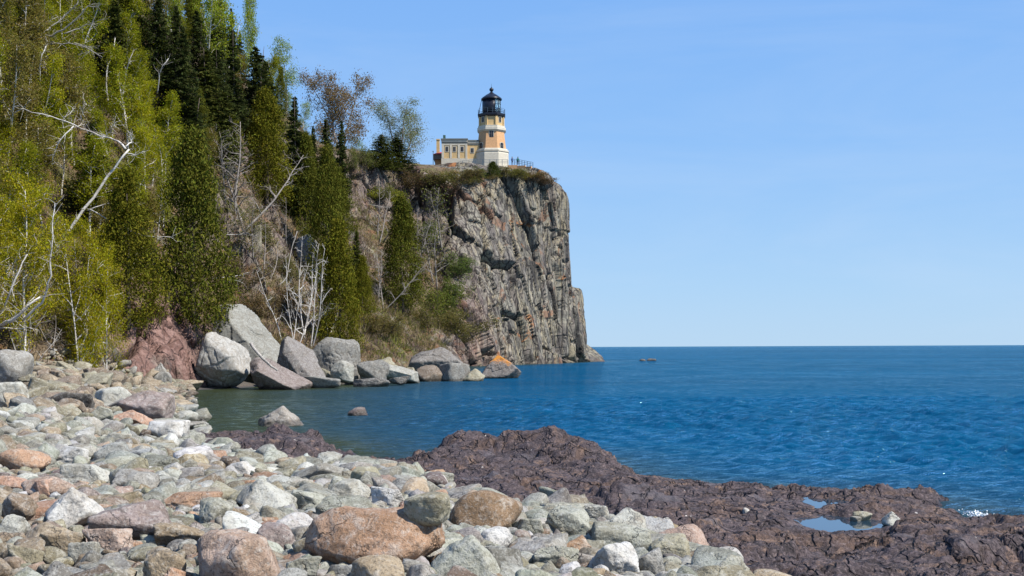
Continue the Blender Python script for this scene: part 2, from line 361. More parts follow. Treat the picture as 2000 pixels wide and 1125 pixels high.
c = g.mix(g.ramp(g.noise(p, 3.3, 3, .6), .74, .76), c, (.5, .46, .42)); c = g.mix(g.math('MULTIPLY', g.ramp(g.noise(g.vadd(p, (9, 4, 2)), .9, 6, .7, .4), .56, .66), .6), c, (.115, .105, .115))
cr = g.voro(g.vadd(p, g.vmul(g.noise(p, 1.2, 4, color=True), (.9, .9, .9))), 1.5, 'DISTANCE_TO_EDGE'); c = g.mix(g.math('MULTIPLY', g.math('MULTIPLY', g.ramp(cr, .016, .0), g.ramp(n1, .42, .55)), .9), c, (.016, .013, .013))
z = g.sep(p)[2]; wet = g.ramp(g.math('ADD', z, g.math('MULTIPLY', n2, .14)), .20, .08); c = g.mix(wet, c, g.mix(1., c, (.38, .36, .40), 'MULTIPLY'))
h = g.math('ADD', g.math('ADD', n2, g.math('MULTIPLY', n3, .35)), g.ramp(cr, 0, .06)); g.pbr(c, g.math('SUBTRACT', .8, g.math('MULTIPLY', wet, .4)), g.bump(h, 1., .09), .25)
M['lava'] = g.m
SHELF = mesh_np('rock_shelf', np.c_[XY, z1], grid_faces(620, 760), g.m)
tag(obj('rock_shelf', SHELF), kind='structure')

# ------------------------------------------------------------------ water
def water_mat(name, calm=False):
    g = N(name); p = g.pos()
    if calm:
        x = g.pbr((.012, .03, .05), .02, None, .5); x.inputs['IOR'].default_value = 1.75; x.inputs['Specular Tint'].default_value = (.6, .85, 1., 1); return g.m
    sh = g.attr('Col'); s3 = g.sep(sh)
    deep = g.mix(g.ramp(g.noise(g.vmul(p, (.008, .02, 1)), 1., 3), .35, .65), (.001, .050, .108), (.002, .066, .138))
    c = g.mix(s3[0], deep, (.036, .042, .018))
    q = g.vmul(p, (.55, 1.0, 1)); b1 = g.noise(q, 2.0, 4, .6, .4); b2 = g.noise(q, 7., 3, .6, .3); b3 = g.noise(g.vmul(p, (.10, .28, 1)), 1., 3, .6)
    h = g.math('ADD', g.math('ADD', g.math('MULTIPLY', b1, 1.), g.math('MULTIPLY', b2, .16)), g.math('MULTIPLY', b3, 1.6))
    b = g.n('ShaderNodeBump'); g.put(b.inputs['Height'], h); b.inputs['Distance'].default_value = .6; g.put(b.inputs['Strength'], s3[1])
    fz = g.n('ShaderNodeFresnel'); fz.inputs[0].default_value = 1.33; g.put(fz.inputs[1], b.outputs[0])
    gust = g.ramp(g.noise(g.vmul(p, (.0012, .007, 1)), 1., 5, .6), .38, .62, .34, .54)
    fac = g.math('MINIMUM', fz.outputs[0], g.math('MAXIMUM', gust, g.math('MULTIPLY', s3[0], .5)))        # a rough sea never turns into a full mirror
    tx = g.noise(g.vmul(p, (.16, .10, 1)), 1., 9, .78); tx2 = g.noise(g.vmul(p, (1.5, 2.6, 1)), 1., 6, .72)
    fac = g.math('MULTIPLY', fac, g.math('MULTIPLY', g.ramp(tx, .40, .60, .68, 1.22), g.ramp(tx2, .40, .60, .48, 1.45)))         # cat's-paws: ruffled and slick patches of every size
    c = g.mix(g.ramp(tx2, .36, .64), g.mix(1., c, (.62, .70, .80), 'MULTIPLY'), c)
    df = g.n('ShaderNodeBsdfDiffuse'); g.put(df.inputs[0], c); gs = g.n('ShaderNodeBsdfGlossy'); gs.inputs['Roughness'].default_value = .04; gs.inputs['Color'].default_value = (.60, .88, 1., 1); g.put(gs.inputs['Normal'], b.outputs[0])
    mx = g.n('ShaderNodeMixShader'); g.put(mx.inputs[0], fac); g.t.links.new(df.outputs[0], mx.inputs[1]); g.t.links.new(gs.outputs[0], mx.inputs[2]); g.t.links.new(mx.outputs[0], g.out.inputs[0])
    return g.m
yy = np.concatenate([np.exp(np.linspace(math.log(13.), math.log(75.), 520)), np.exp(np.linspace(math.log(75.8), math.log(320.), 170)), np.exp(np.linspace(math.log(340.), math.log(60000.), 60))])
uu = np.linspace(-.66, .70, 640); Yg, Ug = np.meshgrid(yy, uu, indexing='ij'); P2 = np.stack([(Ug * Yg).ravel(), Yg.ravel()], 1)
Yf = P2[:, 1]; dY = np.gradient(yy)[:, None].repeat(len(uu), 1).ravel(); dX = Yf * (uu[1] - uu[0])
sd = sdist(P2); off = np.clip(-sd, 0, None)
open_ = sstep(-9, 6, P2[:, 0] - .01 * Yf) ; open_ = .38 + .62 * open_
amp = (.30 + .70 * sstep(.5, 12, off)) * open_
z = np.zeros(len(P2)); wr = np.random.default_rng(5)
for k in range(70):
    lam = .26 * (2.1 / .26) ** (wr.random() ** 1.25); th = math.radians(245 + wr.normal(0, 32)); kx, ky = math.cos(th) * 2 * math.pi / lam, math.sin(th) * 2 * math.pi / lam
    a = .0130 * lam ** .7 * (.5 + wr.random()); ph = wr.random() * 6.28
    vis = np.clip((lam / (2.2 * dY) - 1), 0, 1) * np.clip((lam / (2.2 * dX) - 1), 0, 1)
    loc = .55 + .9 * (.5 + .5 * np.sin(P2 @ np.array([math.cos(k), math.sin(k * 1.7)]) * 2 * math.pi / (lam * 5.3) + ph * 2))
    z += a * vis * loc * np.sin(kx * P2[:, 0] + ky * P2[:, 1] + ph)
z *= amp
shallow = np.clip(np.exp(-off / 1.6) * .75 + 1.1 * sstep(3, -13, P2[:, 0] + .02 * (Yf - 60)) * sstep(140, 90, Yf) * np.exp(-off / 24), 0, 1)
wcol = np.stack([shallow, np.clip((.40 + .60 * amp) * .95, 0, 1), 0 * z], 1)
M['water'] = water_mat('lake_water'); M['pool'] = water_mat('pool_water', True)
tag(obj('lake', mesh_np('lake', np.c_[P2, z], grid_faces(len(yy), len(uu)), M['water'], True, wcol)), kind='structure')
# wide flat remainder of the lake, a hand below the waves, outside the near grid
tag(obj('lake_far', mesh_np('lake_far', np.array([(-70000, 60000, -.5), (70000, 60000, -.5), (70000, 90000, -.5), (-70000, 90000, -.5)], float), [(0, 1, 2, 3)], M['pool'])), kind='structure')
for cc, rx, ry, pz in POOLS:
    a = np.arange(40) * 2 * math.pi / 40; V = np.stack([cc[0] + np.cos(a) * rx * 1.5, cc[1] + np.sin(a) * ry * 1.5, np.full(40, pz)], 1)
    tag(obj('tide_pool', mesh_np('tide_pool', V, [tuple(range(40))], M['pool'])), kind='structure')

# ------------------------------------------------------------------ hillside and headland cliff
# columns: foot(px, Y, z), edge(px, Y, z), profile fractions (horizontal, vertical) x3, rock weight foot..edge (5), red weight (5)
SL = ((.30, .16), (.55, .42), (.82, .72)); WL = ((.22, .25), (.48, .5), (.75, .77)); MX = ((.34, .20), (.68, .45), (.92, .74))
def ez(py, Y): return HCAM + (HC - py) * Y / FPX
COLS = [
 ((-620, 46, 2.2), (-800, 80, 36), SL, (.2, .1, .1, .2, .2), (0, 0, 0, 0, 0)),
 ((-330, 56, 2.2), (-480, 86, 37), SL, (.2, .1, .1, .2, .2), (0, 0, 0, 0, 0)),
 ((0, 73, 2.1), (-110, 101, 38), SL, (.2, .1, .1, .2, .2), (.2, .1, 0, 0, 0)),
 ((185, 85, 2.0), (50, 113, 39), SL, (.6, .2, .1, .3, .3), (1, .5, 0, 0, 0)),
 ((300, 91, 1.3), (170, 122, 40), ((.18, .17), (.5, .42), (.82, .72)), (.8, .3, .3, .5, .3), (1, 1, .2, .4, 0)),
 ((378, 96, .3), (265, 130, 40), ((.16, .18), (.5, .42), (.82, .72)), (.9, .4, .3, .6, .3), (1, .9, .2, .5, 0)),
 ((480, 104, 1.6), (370, 144, 40), SL, (.4, .2, .4, .7, .3), (.2, .3, .2, .6, 0)),
 ((590, 114, 2.0), (470, 163, 39), SL, (.3, .3, .5, .7, .3), (.1, .3, .3, .5, 0)),
 ((690, 126, 2.0), (560, 184, 38), SL, (.3, .3, .4, .55, .3), (0, .1, .1, .2, .1)),
 ((780, 143, 2.0), (655, 206, 36.6), MX, (.3, .3, .4, .65, .6), (0, 0, .1, .35, .3)),
 ((850, 163, 2.0), (735, 220, 37), MX, (.5, .3, .45, .7, .7), (.1, .1, .1, .35, .3)),
 ((905, 186, 1.5), (810, 227, 35.6), MX, (.9, .5, .5, .8, .9), (.3, .3, .2, .5, .5)),
 ((945, 205, .3), (868, 227, ez(356, 227)), WL, (1, 1, 1, 1, 1), (.5, .4, .1, .1, .1)),
 ((1000, 217, 0), (945, 231, ez(352, 231)), WL, (1, 1, 1, 1, 1), (.1, 0, 0, 0, 0)),
 ((1055, 228, 0), (1012, 238, ez(350, 238)), WL, (1, 1, 1, 1, 1), (0, 0, 0, 0, 0)),
 ((1092, 238, 0), (1064, 244, ez(350, 244)), WL, (1, 1, 1, 1, 1), (0, 0, 0, 0, 0)),
 ((1108, 248, 0), (1088, 251, ez(380, 251)), WL, (1, 1, 1, 1, 1), (0, 0, 0, 0, 0)),
 ((1106, 262, 0), (1082, 263, ez(374, 263)), WL, (1, 1, 1, 1, 1), (0, 0, 0, 0, 0)),
 ((1085, 292, 0), (1030, 285, 35.5), WL, (1, 1, 1, 1, 1), (0, 0, 0, 0, 0)),
 ((980, 330, 0), (930, 318, 39), WL, (1, 1, 1, 1, 1), (0, 0, 0, 0, 0)),
]
CEN = np.array([-75., 235.])
ctl = []; wts = []
for f, e, pr, rk, rd in COLS:
    a = at_z(*f); b = at_z(*e); row = []
    out = a - b; out[2] = 0; out /= np.linalg.norm(out)
    row.append(a + out * 2.5 + np.array([0, 0, -4.])); row.append(a)
    for hf, vf in pr:
        q = a + (b - a) * hf; q[2] = a[2] + (b[2] - a[2]) * vf; row.append(q)
    row.append(b)
    inl = CEN - b[:2]; inl /= np.linalg.norm(inl)
    top = (39.9 if f[0] > 970 else 38.3) if f[0] > 820 else b[2] + 1.5
    q = b.copy(); q[:2] += inl * 9; q[2] = min(top, b[2] + ((2.0 if f[0] > 970 else .9) if f[0] > 820 else 1.5)); row.append(q)
    q = b.copy(); q[:2] += inl * 28; q[2] = top; row.append(q)
    q = b.copy(); q[:2] += inl * 60; q[2] = top + 1; row.append(q)
    ctl.append(row); wts.append([(rk[0], rd[0])] + list(zip(rk, rd)) + [(.85 if f[0] > 1050 else .1, 0), (.2 if f[0] > 1050 else 0, 0), (0, 0)])
ctl = np.array(ctl); wts = np.array(wts)
NS, NT = 760, 330
def crom(A, u):
    n = len(A); i = np.clip(np.floor(u).astype(int), 0, n - 2); t = (u - i)
    sh = (len(u),) + (1,) * (A.ndim - 1); t = t.reshape(sh)
    p0, p1, p2, p3 = A[np.clip(i - 1, 0, n - 1)], A[i], A[i + 1], A[np.clip(i + 2, 0, n - 1)]
    return .5 * (2 * p1 + (p2 - p0) * t + (2 * p0 - 5 * p1 + 4 * p2 - p3) * t ** 2 + (3 * p1 - p0 - 3 * p2 + p3) * t ** 3)
# column parameter: more columns where the cliff is
us = np.interp(np.linspace(0, 1, NS), [0, .06, .42, .60, .93, 1], [0, 1.5, 8, 11, 17, len(COLS) - 1])
ts = np.interp(np.linspace(0, 1, NT), [0, .03, .86, .95, 1], [0, 1, 5, 6.2, 8])
G = crom(ctl, us); Wg = crom(wts, us)
G = np.swapaxes(crom(np.swapaxes(G, 0, 1), ts), 0, 1); 
lin = np.clip(np.floor(ts).astype(int), 0, 7); fr = (ts - lin)[None, :, None]; Wg = Wg[:, lin] * (1 - fr) + Wg[:, lin + 1] * fr
du = np.gradient(G, axis=0); dv = np.gradient(G, axis=1); nr = np.cross(du, dv); nr /= np.linalg.norm(nr, axis=2)[:, :, None] + 1e-9
if (nr[:, 100, 0].mean()) < 0: nr = -nr
P = G.reshape(-1, 3); Nn = nr.reshape(-1, 3); rk = np.clip(Wg[:, :, 0].ravel(), 0, 1); rd = np.clip(Wg[:, :, 1].ravel(), 0, 1)
rk = np.clip(rk + .5 * fbm(P * .12, 4, 41) * (1 - np.abs(2 * rk - 1)) * 1.6, 0, 1)
tt = np.broadcast_to(ts[None, :], (NS, NT)).ravel(); top = sstep(5.1, 5.9, tt)
wp = P + np.stack([fbm(P * .18, 3, 1), fbm(P * .18, 3, 2), fbm(P * .10, 3, 3)], 1) * np.array([.8, .8, 2.])
a1, a2, ar = worley(wp * np.array([.16, .16, .045]), 101); b1, b2, br = worley(wp * np.array([.40, .40, .065]) + 5, 111); c1, c2, cr_ = worley(wp * np.array([.9, .9, .14]) + 8, 121)
disp = 4.0 * (ar - .5) - 2.2 * (1 - sstep(0, .06, a2 - a1)) + 1.2 * (br - .5) - .9 * (1 - sstep(0, .06, b2 - b1)) + .14 * (cr_ - .5) - .06 * (1 - sstep(0, .08, c2 - c1)) + .55 * fbm(P * np.array([.22, .22, .10]), 5, 131, .5) + .06 * fbm(P * 2.2, 3, 141)
for zl, dp in ((17.5, .7), (27., .45), (8., .3)):                                                        # horizontal breaks with small overhangs
    zz_ = P[:, 2] - zl - 2.2 * fbm(P * .09, 3, int(zl)); disp += np.where(zz_ > 0, dp * np.exp(-zz_ / 3.), -dp * .7 * np.exp(zz_ / 1.2)) * sstep(.0, .25, fbm(P * .06, 2, 7 + int(zl)))
soil = 1.1 * fbm(P * .11, 5, 151) + .35 * fbm(P * .7, 4, 161) + .7 * np.clip(br - .6, 0, 1)
amt = rk * disp * (1 - .75 * top) + (1 - rk) * soil * (1 - .6 * top)
Pd = P + Nn * amt[:, None]
Gd = Pd.reshape(NS, NT, 3)
ext = np.stack([rk, rd, np.clip(.5 + .5 * fbm(P * .3, 3, 171), 0, 1)], 1)
g = N('cliff_and_slope'); p = g.pos(); w3 = g.sep(g.attr('Col'))
n1 = g.noise(p, .22, 6, .62, .5); n2 = g.noise(p, 1.1, 6, .68, .6); n3 = g.noise(p, 5., 4, .7)
vs = g.noise(g.vmul(p, (.55, .55, .05)), 1., 5, .65, .5); vs2 = g.noise(g.vadd(g.vmul(p, (1.6, 1.6, .09)), (7, 3, 1)), 1., 4, .65, .3)
c = g.mix(g.ramp(n1, .42, .58), (.120, .110, .092), (.220, .205, .166))
c = g.mix(g.math('MULTIPLY', g.ramp(vs, .49, .57), .8), c, (.265, .225, .150))                  # tan streaks
c = g.mix(g.math('MULTIPLY', g.ramp(g.noise(g.vadd(g.vmul(p, (.22, .22, .035)), (3, 9, 5)), 1., 5, .65, .5), .51, .58), .75), c, (.125, .108, .100))  # purplish slabs
c = g.mix(g.math('MULTIPLY', g.ramp(vs2, .51, .58), .85), c, (.036, .033, .034))                # dark water streaks
c = g.mix(g.math('MULTIPLY', g.ramp(g.noise(g.vadd(g.vmul(p, (1.1, 1.1, .10)), (1, 2, 8)), 1., 6, .7, .4), .57, .64), .55), c, (.31, .29, .25))  # pale runs
c = g.mix(g.math('MULTIPLY', g.ramp(n2, .56, .66), .45), c, (.27, .255, .215))                   # pale lichen
c = g.mix(g.math('MULTIPLY', g.ramp(g.noise(p, .12, 5, .7, 1.), .57, .63), .75), c, (.20, .105, .062))  # rusty zones
c = g.mix(g.math('MULTIPLY', g.ramp(g.noise(g.vadd(p, (4, 1, 7)), .16, 6, .7, 1.), .63, .67), .8), c, (.30, .115, .035))  # orange lichen
c = g.mix(g.math('MULTIPLY', g.ramp(n3, .56, .68), .4), c, (.035, .032, .03))
jt = g.voro(g.vadd(g.vmul(p, (.30, .30, .010)), g.vmul(g.noise(p, .30, 4, color=True), (.22, .22, .05))), 1., 'DISTANCE_TO_EDGE')
c = g.mix(g.math('MULTIPLY', g.ramp(jt, .045, .008), .85), c, (.026, .024, .024))                     # long vertical joints
ck = g.voro(g.vadd(g.vmul(p, (.45, .45, .10)), g.vmul(g.noise(p, .35, 4, color=True), (.5, .5, .5))), 1.6, 'DISTANCE_TO_EDGE')
c = g.mix(g.math('MULTIPLY', g.ramp(ck, .035, .0), .75), c, (.030, .027, .026))
red = g.mix(g.ramp(n2, .35, .65), (.13, .072, .058), (.25, .155, .130)); red = g.mix(g.math('MULTIPLY', g.ramp(n3, .5, .66), .7), red, (.05, .03, .03)); red = g.mix(g.math('MULTIPLY', g.ramp(n3, .42, .3), .6), red, (.30, .22, .20))
c = g.mix(g.math('MULTIPLY', w3[1], g.ramp(n1, .30, .5)), c, red)
so = g.mix(g.ramp(n2, .35, .65), (.085, .058, .036), (.165, .125, .075)); so = g.mix(g.ramp(n1, .5, .62), so, (.11, .105, .038)); so = g.mix(g.math('MULTIPLY', g.ramp(g.noise(p, .4, 5, .7, .5), .53, .62), .8), so, (.215, .112, .055))
so = g.mix(g.math('MULTIPLY', g.ramp(n3, .52, .68), .6), so, (.035, .028, .02))
c = g.mix(g.ramp(g.math('ADD', w3[0], g.math('MULTIPLY', g.math('SUBTRACT', n2, .5), .9)), .35, .60), so, c)
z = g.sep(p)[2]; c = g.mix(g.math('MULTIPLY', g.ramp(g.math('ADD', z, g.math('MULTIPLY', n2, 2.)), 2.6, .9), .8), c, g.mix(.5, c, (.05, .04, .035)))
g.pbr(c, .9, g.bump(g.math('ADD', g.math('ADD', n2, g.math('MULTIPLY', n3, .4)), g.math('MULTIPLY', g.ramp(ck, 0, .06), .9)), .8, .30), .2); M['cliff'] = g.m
Fh = grid_faces(NS, NT)
tag(obj('hillside', mesh_np('hillside', Pd, Fh, g.m, True, ext)), kind='structure')
BVH = BVHTree.FromPolygons([tuple(v) for v in Pd], [tuple(f) for f in Fh.tolist()])
def hill_hit(px, py):
    x, k = ray(px, py); d = Vector((x, 1, k)).normalized()
    h = BVH.ray_cast(Vector((0, 0, HCAM)), d, 600)
    return None if h[0] is None else np.array(h[0])
def hill_down(X, Y):
    h = BVH.ray_cast(Vector((X, Y, 90)), Vector((0, 0, -1)), 200)
    return None if h[0] is None else np.array(h[0])
# ------------------------------------------------------------------ rocks
_ico = {}
def ico(level):
    if level not in _ico:
        bm = bmesh.new(); bmesh.ops.create_icosphere(bm, subdivisions=level, radius=1.0)
        _ico[level] = (np.array([v.co[:] for v in bm.verts]), np.array([[v.index for v in f.verts] for f in bm.faces], dtype=np.int32)); bm.free()
    return _ico[level]
SHAPES = {'round': (22, 9, .0, .06), 'block': (7, 44, 1., .05), 'slab': (8, 36, .8, .05), 'shard': (6, 44, .35, .05), 'mid': (10, 32, .5, .06), 'wedge': (7, 36, .2, .06), 'boulder': (13, 20, .5, .06), 'flake': (4, 70, .9, .03), 'ramp': (6, 36, .5, .05), 'overhang': (9, 26, .6, .045)}
def rock_unit(seed, level, shape='mid'):
    """an angular stone filling the box -1..1: a soft intersection of random half-spaces, chipped by noise"""
    r = np.random.default_rng(seed); D, F = ico(level); npl, p, axw, nz = SHAPES[shape]
    n = r.normal(size=(npl, 3)); n /= np.linalg.norm(n, axis=1)[:, None]; h = r.uniform(.62, 1., npl)
    ax = np.concatenate([np.eye(3), -np.eye(3)]) + r.normal(size=(6, 3)) * .16; ax /= np.linalg.norm(ax, axis=1)[:, None]
    n = np.concatenate([n, ax]); h = np.concatenate([h, r.uniform(.74, 1.05, 6) if axw > .3 else r.uniform(.9, 1.25, 6)])
    if shape == 'wedge':
        q = np.array([[.75, -.15, .65], [-.7, -.2, .68], [0, -.8, .6], [.1, .8, .6]]); q += r.normal(size=q.shape) * .12; q /= np.linalg.norm(q, axis=1)[:, None]
        n = np.concatenate([n, q]); h = np.concatenate([h, r.uniform(.42, .6, 4)])
    if shape in ('ramp', 'overhang'):
        q = np.array([[.66, -.28, .70], [.85, -.25, .30], [-.7, -.3, .35]]) if shape == 'ramp' else np.array([[-.25, -.52, -.82], [.25, -.45, -.85], [.35, -.55, .75], [-.85, -.2, .35]])
        n = np.concatenate([n, q / np.linalg.norm(q, axis=1)[:, None]]); h = np.concatenate([h, [.16, .66, .85] if shape == 'ramp' else [.55, .62, .70, .8]])
    dot = np.maximum(D @ n.T, 0) / h
    R = (dot ** p).sum(1) ** (-1 / p)
    V = D * R[:, None]
    V += D * (nz * 1.6 * fbm(V * 1.6 + seed % 97, 3, seed % 1000))[:, None]
    if level >= 4:
        w1, w2, _ = worley(V * 2.1 + seed % 31, seed % 500)
        V += D * ((.05 * (_ - .5) - .03 * (1 - sstep(0, .07, w2 - w1))) * (1 if shape != 'round' else .2))[:, None]
        V += D * (nz * .7 * fbm(V * 6 + 3, 5, seed % 777, .65))[:, None]
    lo, hi = V.min(0), V.max(0); return (V - (lo + hi) / 2) / ((hi - lo) / 2), F
GRN, PAL, WHI, TAN, ORA, PNK, BRN, MOT, DRK, OLI, SAL, GRY = (.335, .335, .275), (.425, .42, .37), (.56, .55, .52), (.355, .285, .195), (.40, .255, .165), (.41, .305, .24), (.265, .205, .15), (.29, .235, .215), (.11, .10, .09), (.315, .29, .205), (.42, .265, .19), (.285, .275, .25)
CNAME = {GRN: 'grey-green', PAL: 'pale grey', WHI: 'white', TAN: 'tan', ORA: 'orange-tan', PNK: 'pink', BRN: 'brown', MOT: 'mottled purple', DRK: 'dark', OLI: 'olive', SAL: 'salmon', GRY: 'grey'}
HERO = []            # (x, y, radius) of placed rocks, for spacing
ROCKLM = []          # landmarks for labels: px, py, name
def first_ground(px, py):
    a = ground_hit(px, py); b = hill_hit(px, py)
    return b if (b is not None and b[1] < a[1] and b[2] > 0) else a
def hero(name, x0, x1, y0, y1, col, shape, label, seed, depth=.8, lm=None, Y=None, level=5, rz=0, cat='rock', group=None, sink=.2, zb=None, mat=None):
    px = (x0 + x1) / 2
    if Y is None:
        gpt = first_ground(px, y1); Y0 = gpt[1]; wdt = (x1 - x0) / FPX * Y0; Yc = Y0 + wdt * depth * .42; bot = gpt[2]
    else:
        Yc = Y; bot = at(px, y1, Y)[2]
    wdt = (x1 - x0) / FPX * Yc; top = at(px, y0, Yc)[2]; h = max(top - bot, .05); bot2 = bot - h * sink if zb is None else zb
    V, F = rock_unit(seed, level, shape)
    if rz: c_, s_ = math.cos(rz), math.sin(rz); V = V @ np.array([[c_, s_, 0], [-s_, c_, 0], [0, 0, 1]]); V /= np.abs(V).max(0)
    c = at(px, (y0 + y1) / 2, Yc); c[2] = 0
    V = V * np.array([wdt / 2, wdt * depth / 2, (top - bot2) / 2]); V[:, 2] += (top - bot2) / 2
    o = obj(name, mesh_np(name, V, F, mat or M['rock'], True), None, (c[0], Yc, bot2), col)
    tag(o, label, cat, group); HERO.append((c[0], Yc, wdt * .5 * .72, o)); 
    if lm: ROCKLM.append((px, (y0 + y1) / 2, lm))
    return o
BR = 'stones of the beach'
for k, a in enumerate([
 (590, 870, 988, 1122, ORA, 'round', 'largest orange-tan flat-topped boulder in front, carrying the balanced stone', .75, 'largest orange-tan boulder'),
 (378, 548, 1036, 1160, PNK, 'boulder', 'big smooth pink slab at the bottom edge, left of the largest orange-tan boulder', .8, 'big pink slab'),
 (185, 345, 980, 1072, MOT, 'mid', 'mottled purple and white boulder behind the big pink slab', .8, 'mottled purple boulder'),
 (75, 196, 950, 1042, WHI, 'wedge', 'whitish pink-speckled triangular boulder left of the mottled purple boulder', .8, 'whitish triangular boulder'),
 (0, 72, 962, 1030, BRN, 'boulder', 'rough brown boulder at the left picture edge beside the whitish triangular boulder', .9, 'rough brown boulder'),
 (-4, 100, 875, 926, ORA, 'round', 'oval orange boulder with dark underside at the far left of the beach', .7, 'oval orange boulder'),
 (300, 402, 1020, 1076, TAN, 'slab', 'flat tan stone wedged between the mottled purple boulder and big pink slab', .7, 'flat tan stone'),
 (878, 1022, 955, 1046, (.27, .185, .115), 'round', 'smooth brown-orange domed boulder with one diagonal crack, beside the purple shelf', .9, 'domed brown-orange boulder'),
 (1145, 1246, 1058, 1128, WHI, 'boulder', 'white speckled rounded boulder at the bottom of the stones', .9, 'white speckled boulder'),
 (1040, 1131, 1065, 1120, GRN, 'slab', 'dark speckled grey-green slab leaning left of the white speckled boulder', .6, 'leaning grey-green slab'),
 (838, 992, 1045, 1150, GRN, 'wedge', 'big angular grey-green block right of the largest orange-tan boulder', .8, 'big grey-green angular block'),
 (933, 1002, 1030, 1076, WHI, 'round', 'small white oval stone behind the big grey-green angular block', .7, 'small white oval stone'),
 (455, 577, 935, 1002, PAL, 'wedge', 'pale blue-grey triangular boulder in the middle of the stones', .9, 'pale triangular boulder'),
 (724, 797, 950, 996, WHI, 'mid', 'white stone just left of the balanced stone', .8, 'white stone by the balanced one'),
 (1060, 1152, 990, 1056, GRN, 'block', 'square-cut grey-green block at the edge of the purple shelf', .8, 'square grey-green block'),
 (1155, 1272, 1020, 1082, GRN, 'slab', 'long sloping grey-green block right of the square grey-green block', .6, 'long grey-green block'),
 (1270, 1352, 1045, 1102, OLI, 'mid', 'yellowish rounded stone last in the row against the purple shelf', .8, 'yellowish end stone'),
 (228, 312, 915, 962, GRY, 'block', 'cube-shaped grey stone with one dark side', .8, 'cube-shaped grey stone'),
 (308, 432, 960, 1002, ORA, 'slab', 'rusty orange slab lying between grey stones behind the flat tan stone', .6, 'rusty orange slab'),
 (500, 582, 1020, 1086, MOT, 'round', 'white-topped brown oval stone between the pink slab and the largest boulder', .8, 'white-topped oval stone'),
 (680, 792, 1085, 1150, TAN, 'round', 'smooth tan stone at the bottom edge in front of the largest orange-tan boulder', .8, 'smooth tan front stone'),
 (552, 632, 1085, 1140, GRN, 'block', 'small box-shaped grey-green stone below the white-topped oval stone', .7, 'box-shaped grey-green stone'),
 (80, 166, 1030, 1088, TAN, 'slab', 'tilted flat tan stone in front of the whitish triangular boulder', .6, None),
 (160, 268, 1030, 1092, PNK, 'slab', 'sloping pinkish slab in front of the mottled purple boulder', .7, 'sloping pinkish slab'),
 (136, 196, 1055, 1108, PAL, 'shard', 'small dark-sided grey shard standing beside the sloping pinkish slab', .6, None),
 (274, 370, 1070, 1150, TAN, 'boulder', 'pointed tan boulder at the bottom edge left of the big pink slab', .8, 'pointed tan boulder'),
 (14, 86, 1060, 1112, OLI, 'block', 'flat olive block near the lower left corner', .7, 'flat olive block'),
 (1350, 1472, 1105, 1150, OLI, 'round', 'pale rounded stone at the bottom edge on the purple shelf', .7, 'pale bottom-edge stone'),
 (1468, 1562, 1110, 1150, TAN, 'round', 'tan rounded stone at the bottom edge, rightmost of the beach stones', .7, None),
 (388, 452, 972, 1032, GRN, 'mid', 'grey-green stone with dark left side behind the big pink slab', .9, None),
 (828, 888, 920, 953, GRN, 'block', 'small square grey stone against the purple outcrop', .8, 'small square grey stone'),
 (-4, 62, 928, 966, SAL, 'slab', 'salmon-coloured slab at the left edge above the rough brown boulder', .8, None),
 (60, 110, 935, 975, SAL, 'mid', 'small salmon stone perched beside the whitish triangular boulder', .8, None),
 (-4, 54, 1003, 1054, PAL, 'slab', 'white and grey speckled slab at the left edge below the rough brown boulder', .8, None),
 (40, 150, 930, 975, PNK, 'round', 'broad pale pink stone behind the whitish triangular boulder', .7, None),
 (95, 175, 868, 910, WHI, 'mid', 'whitish flat stone right of the oval orange boulder', .7, 'whitish flat stone'),
 (120, 215, 905, 950, PAL, 'slab', 'long pale grey-green stone left of the cube-shaped grey stone', .6, None),
 (1000, 1062, 1010, 1050, GRN, 'block', 'grey block between the domed boulder and the square grey-green block', .8, None),
 (925, 1000, 1000, 1045, OLI, 'slab', 'small olive stone leaning on the domed brown-orange boulder', .6, None),
 (1245, 1300, 1070, 1130, GRY, 'shard', 'upright grey shard right of the white speckled boulder', .7, None),
 (565, 640, 955, 1000, GRN, 'mid', 'grey-green stone right of the pale triangular boulder', .8, None),
 (645, 730, 935, 980, PAL, 'slab', 'pale flat stone behind the largest orange-tan boulder', .7, None),
 (1130, 1190, 985, 1022, PAL, 'mid', 'pale stone on the shelf edge behind the long grey-green block', .8, None),
 (540, 600, 890, 935, OLI, 'mid', 'pale olive stone near the water in the middle of the beach', .9, 'pale olive stone'),
 (450, 500, 900, 935, WHI, 'mid', 'white stone just below the low purple rock', .8, None),
 (280, 345, 865, 895, GRN, 'slab', 'dark-fronted grey-green slab by the cove', .7, None),
 (200, 260, 845, 880, PAL, 'mid', 'pale grey stone in the upper part of the beach', .8, None)]):
    hero('beach_rock', *a[:4], a[4], a[5], a[6], 900 + k * 7, a[7], a[8], cat='rock', group=BR)
big = HERO[0]
hero('beach_rock', 788, 880, 960, 1022, OLI, 'round', 'rounded grey-green stone balanced on the right shoulder of the largest orange-tan boulder', 77, .85, 'balanced grey-green stone', Y=big[1] - .16, sink=.10, group=BR)
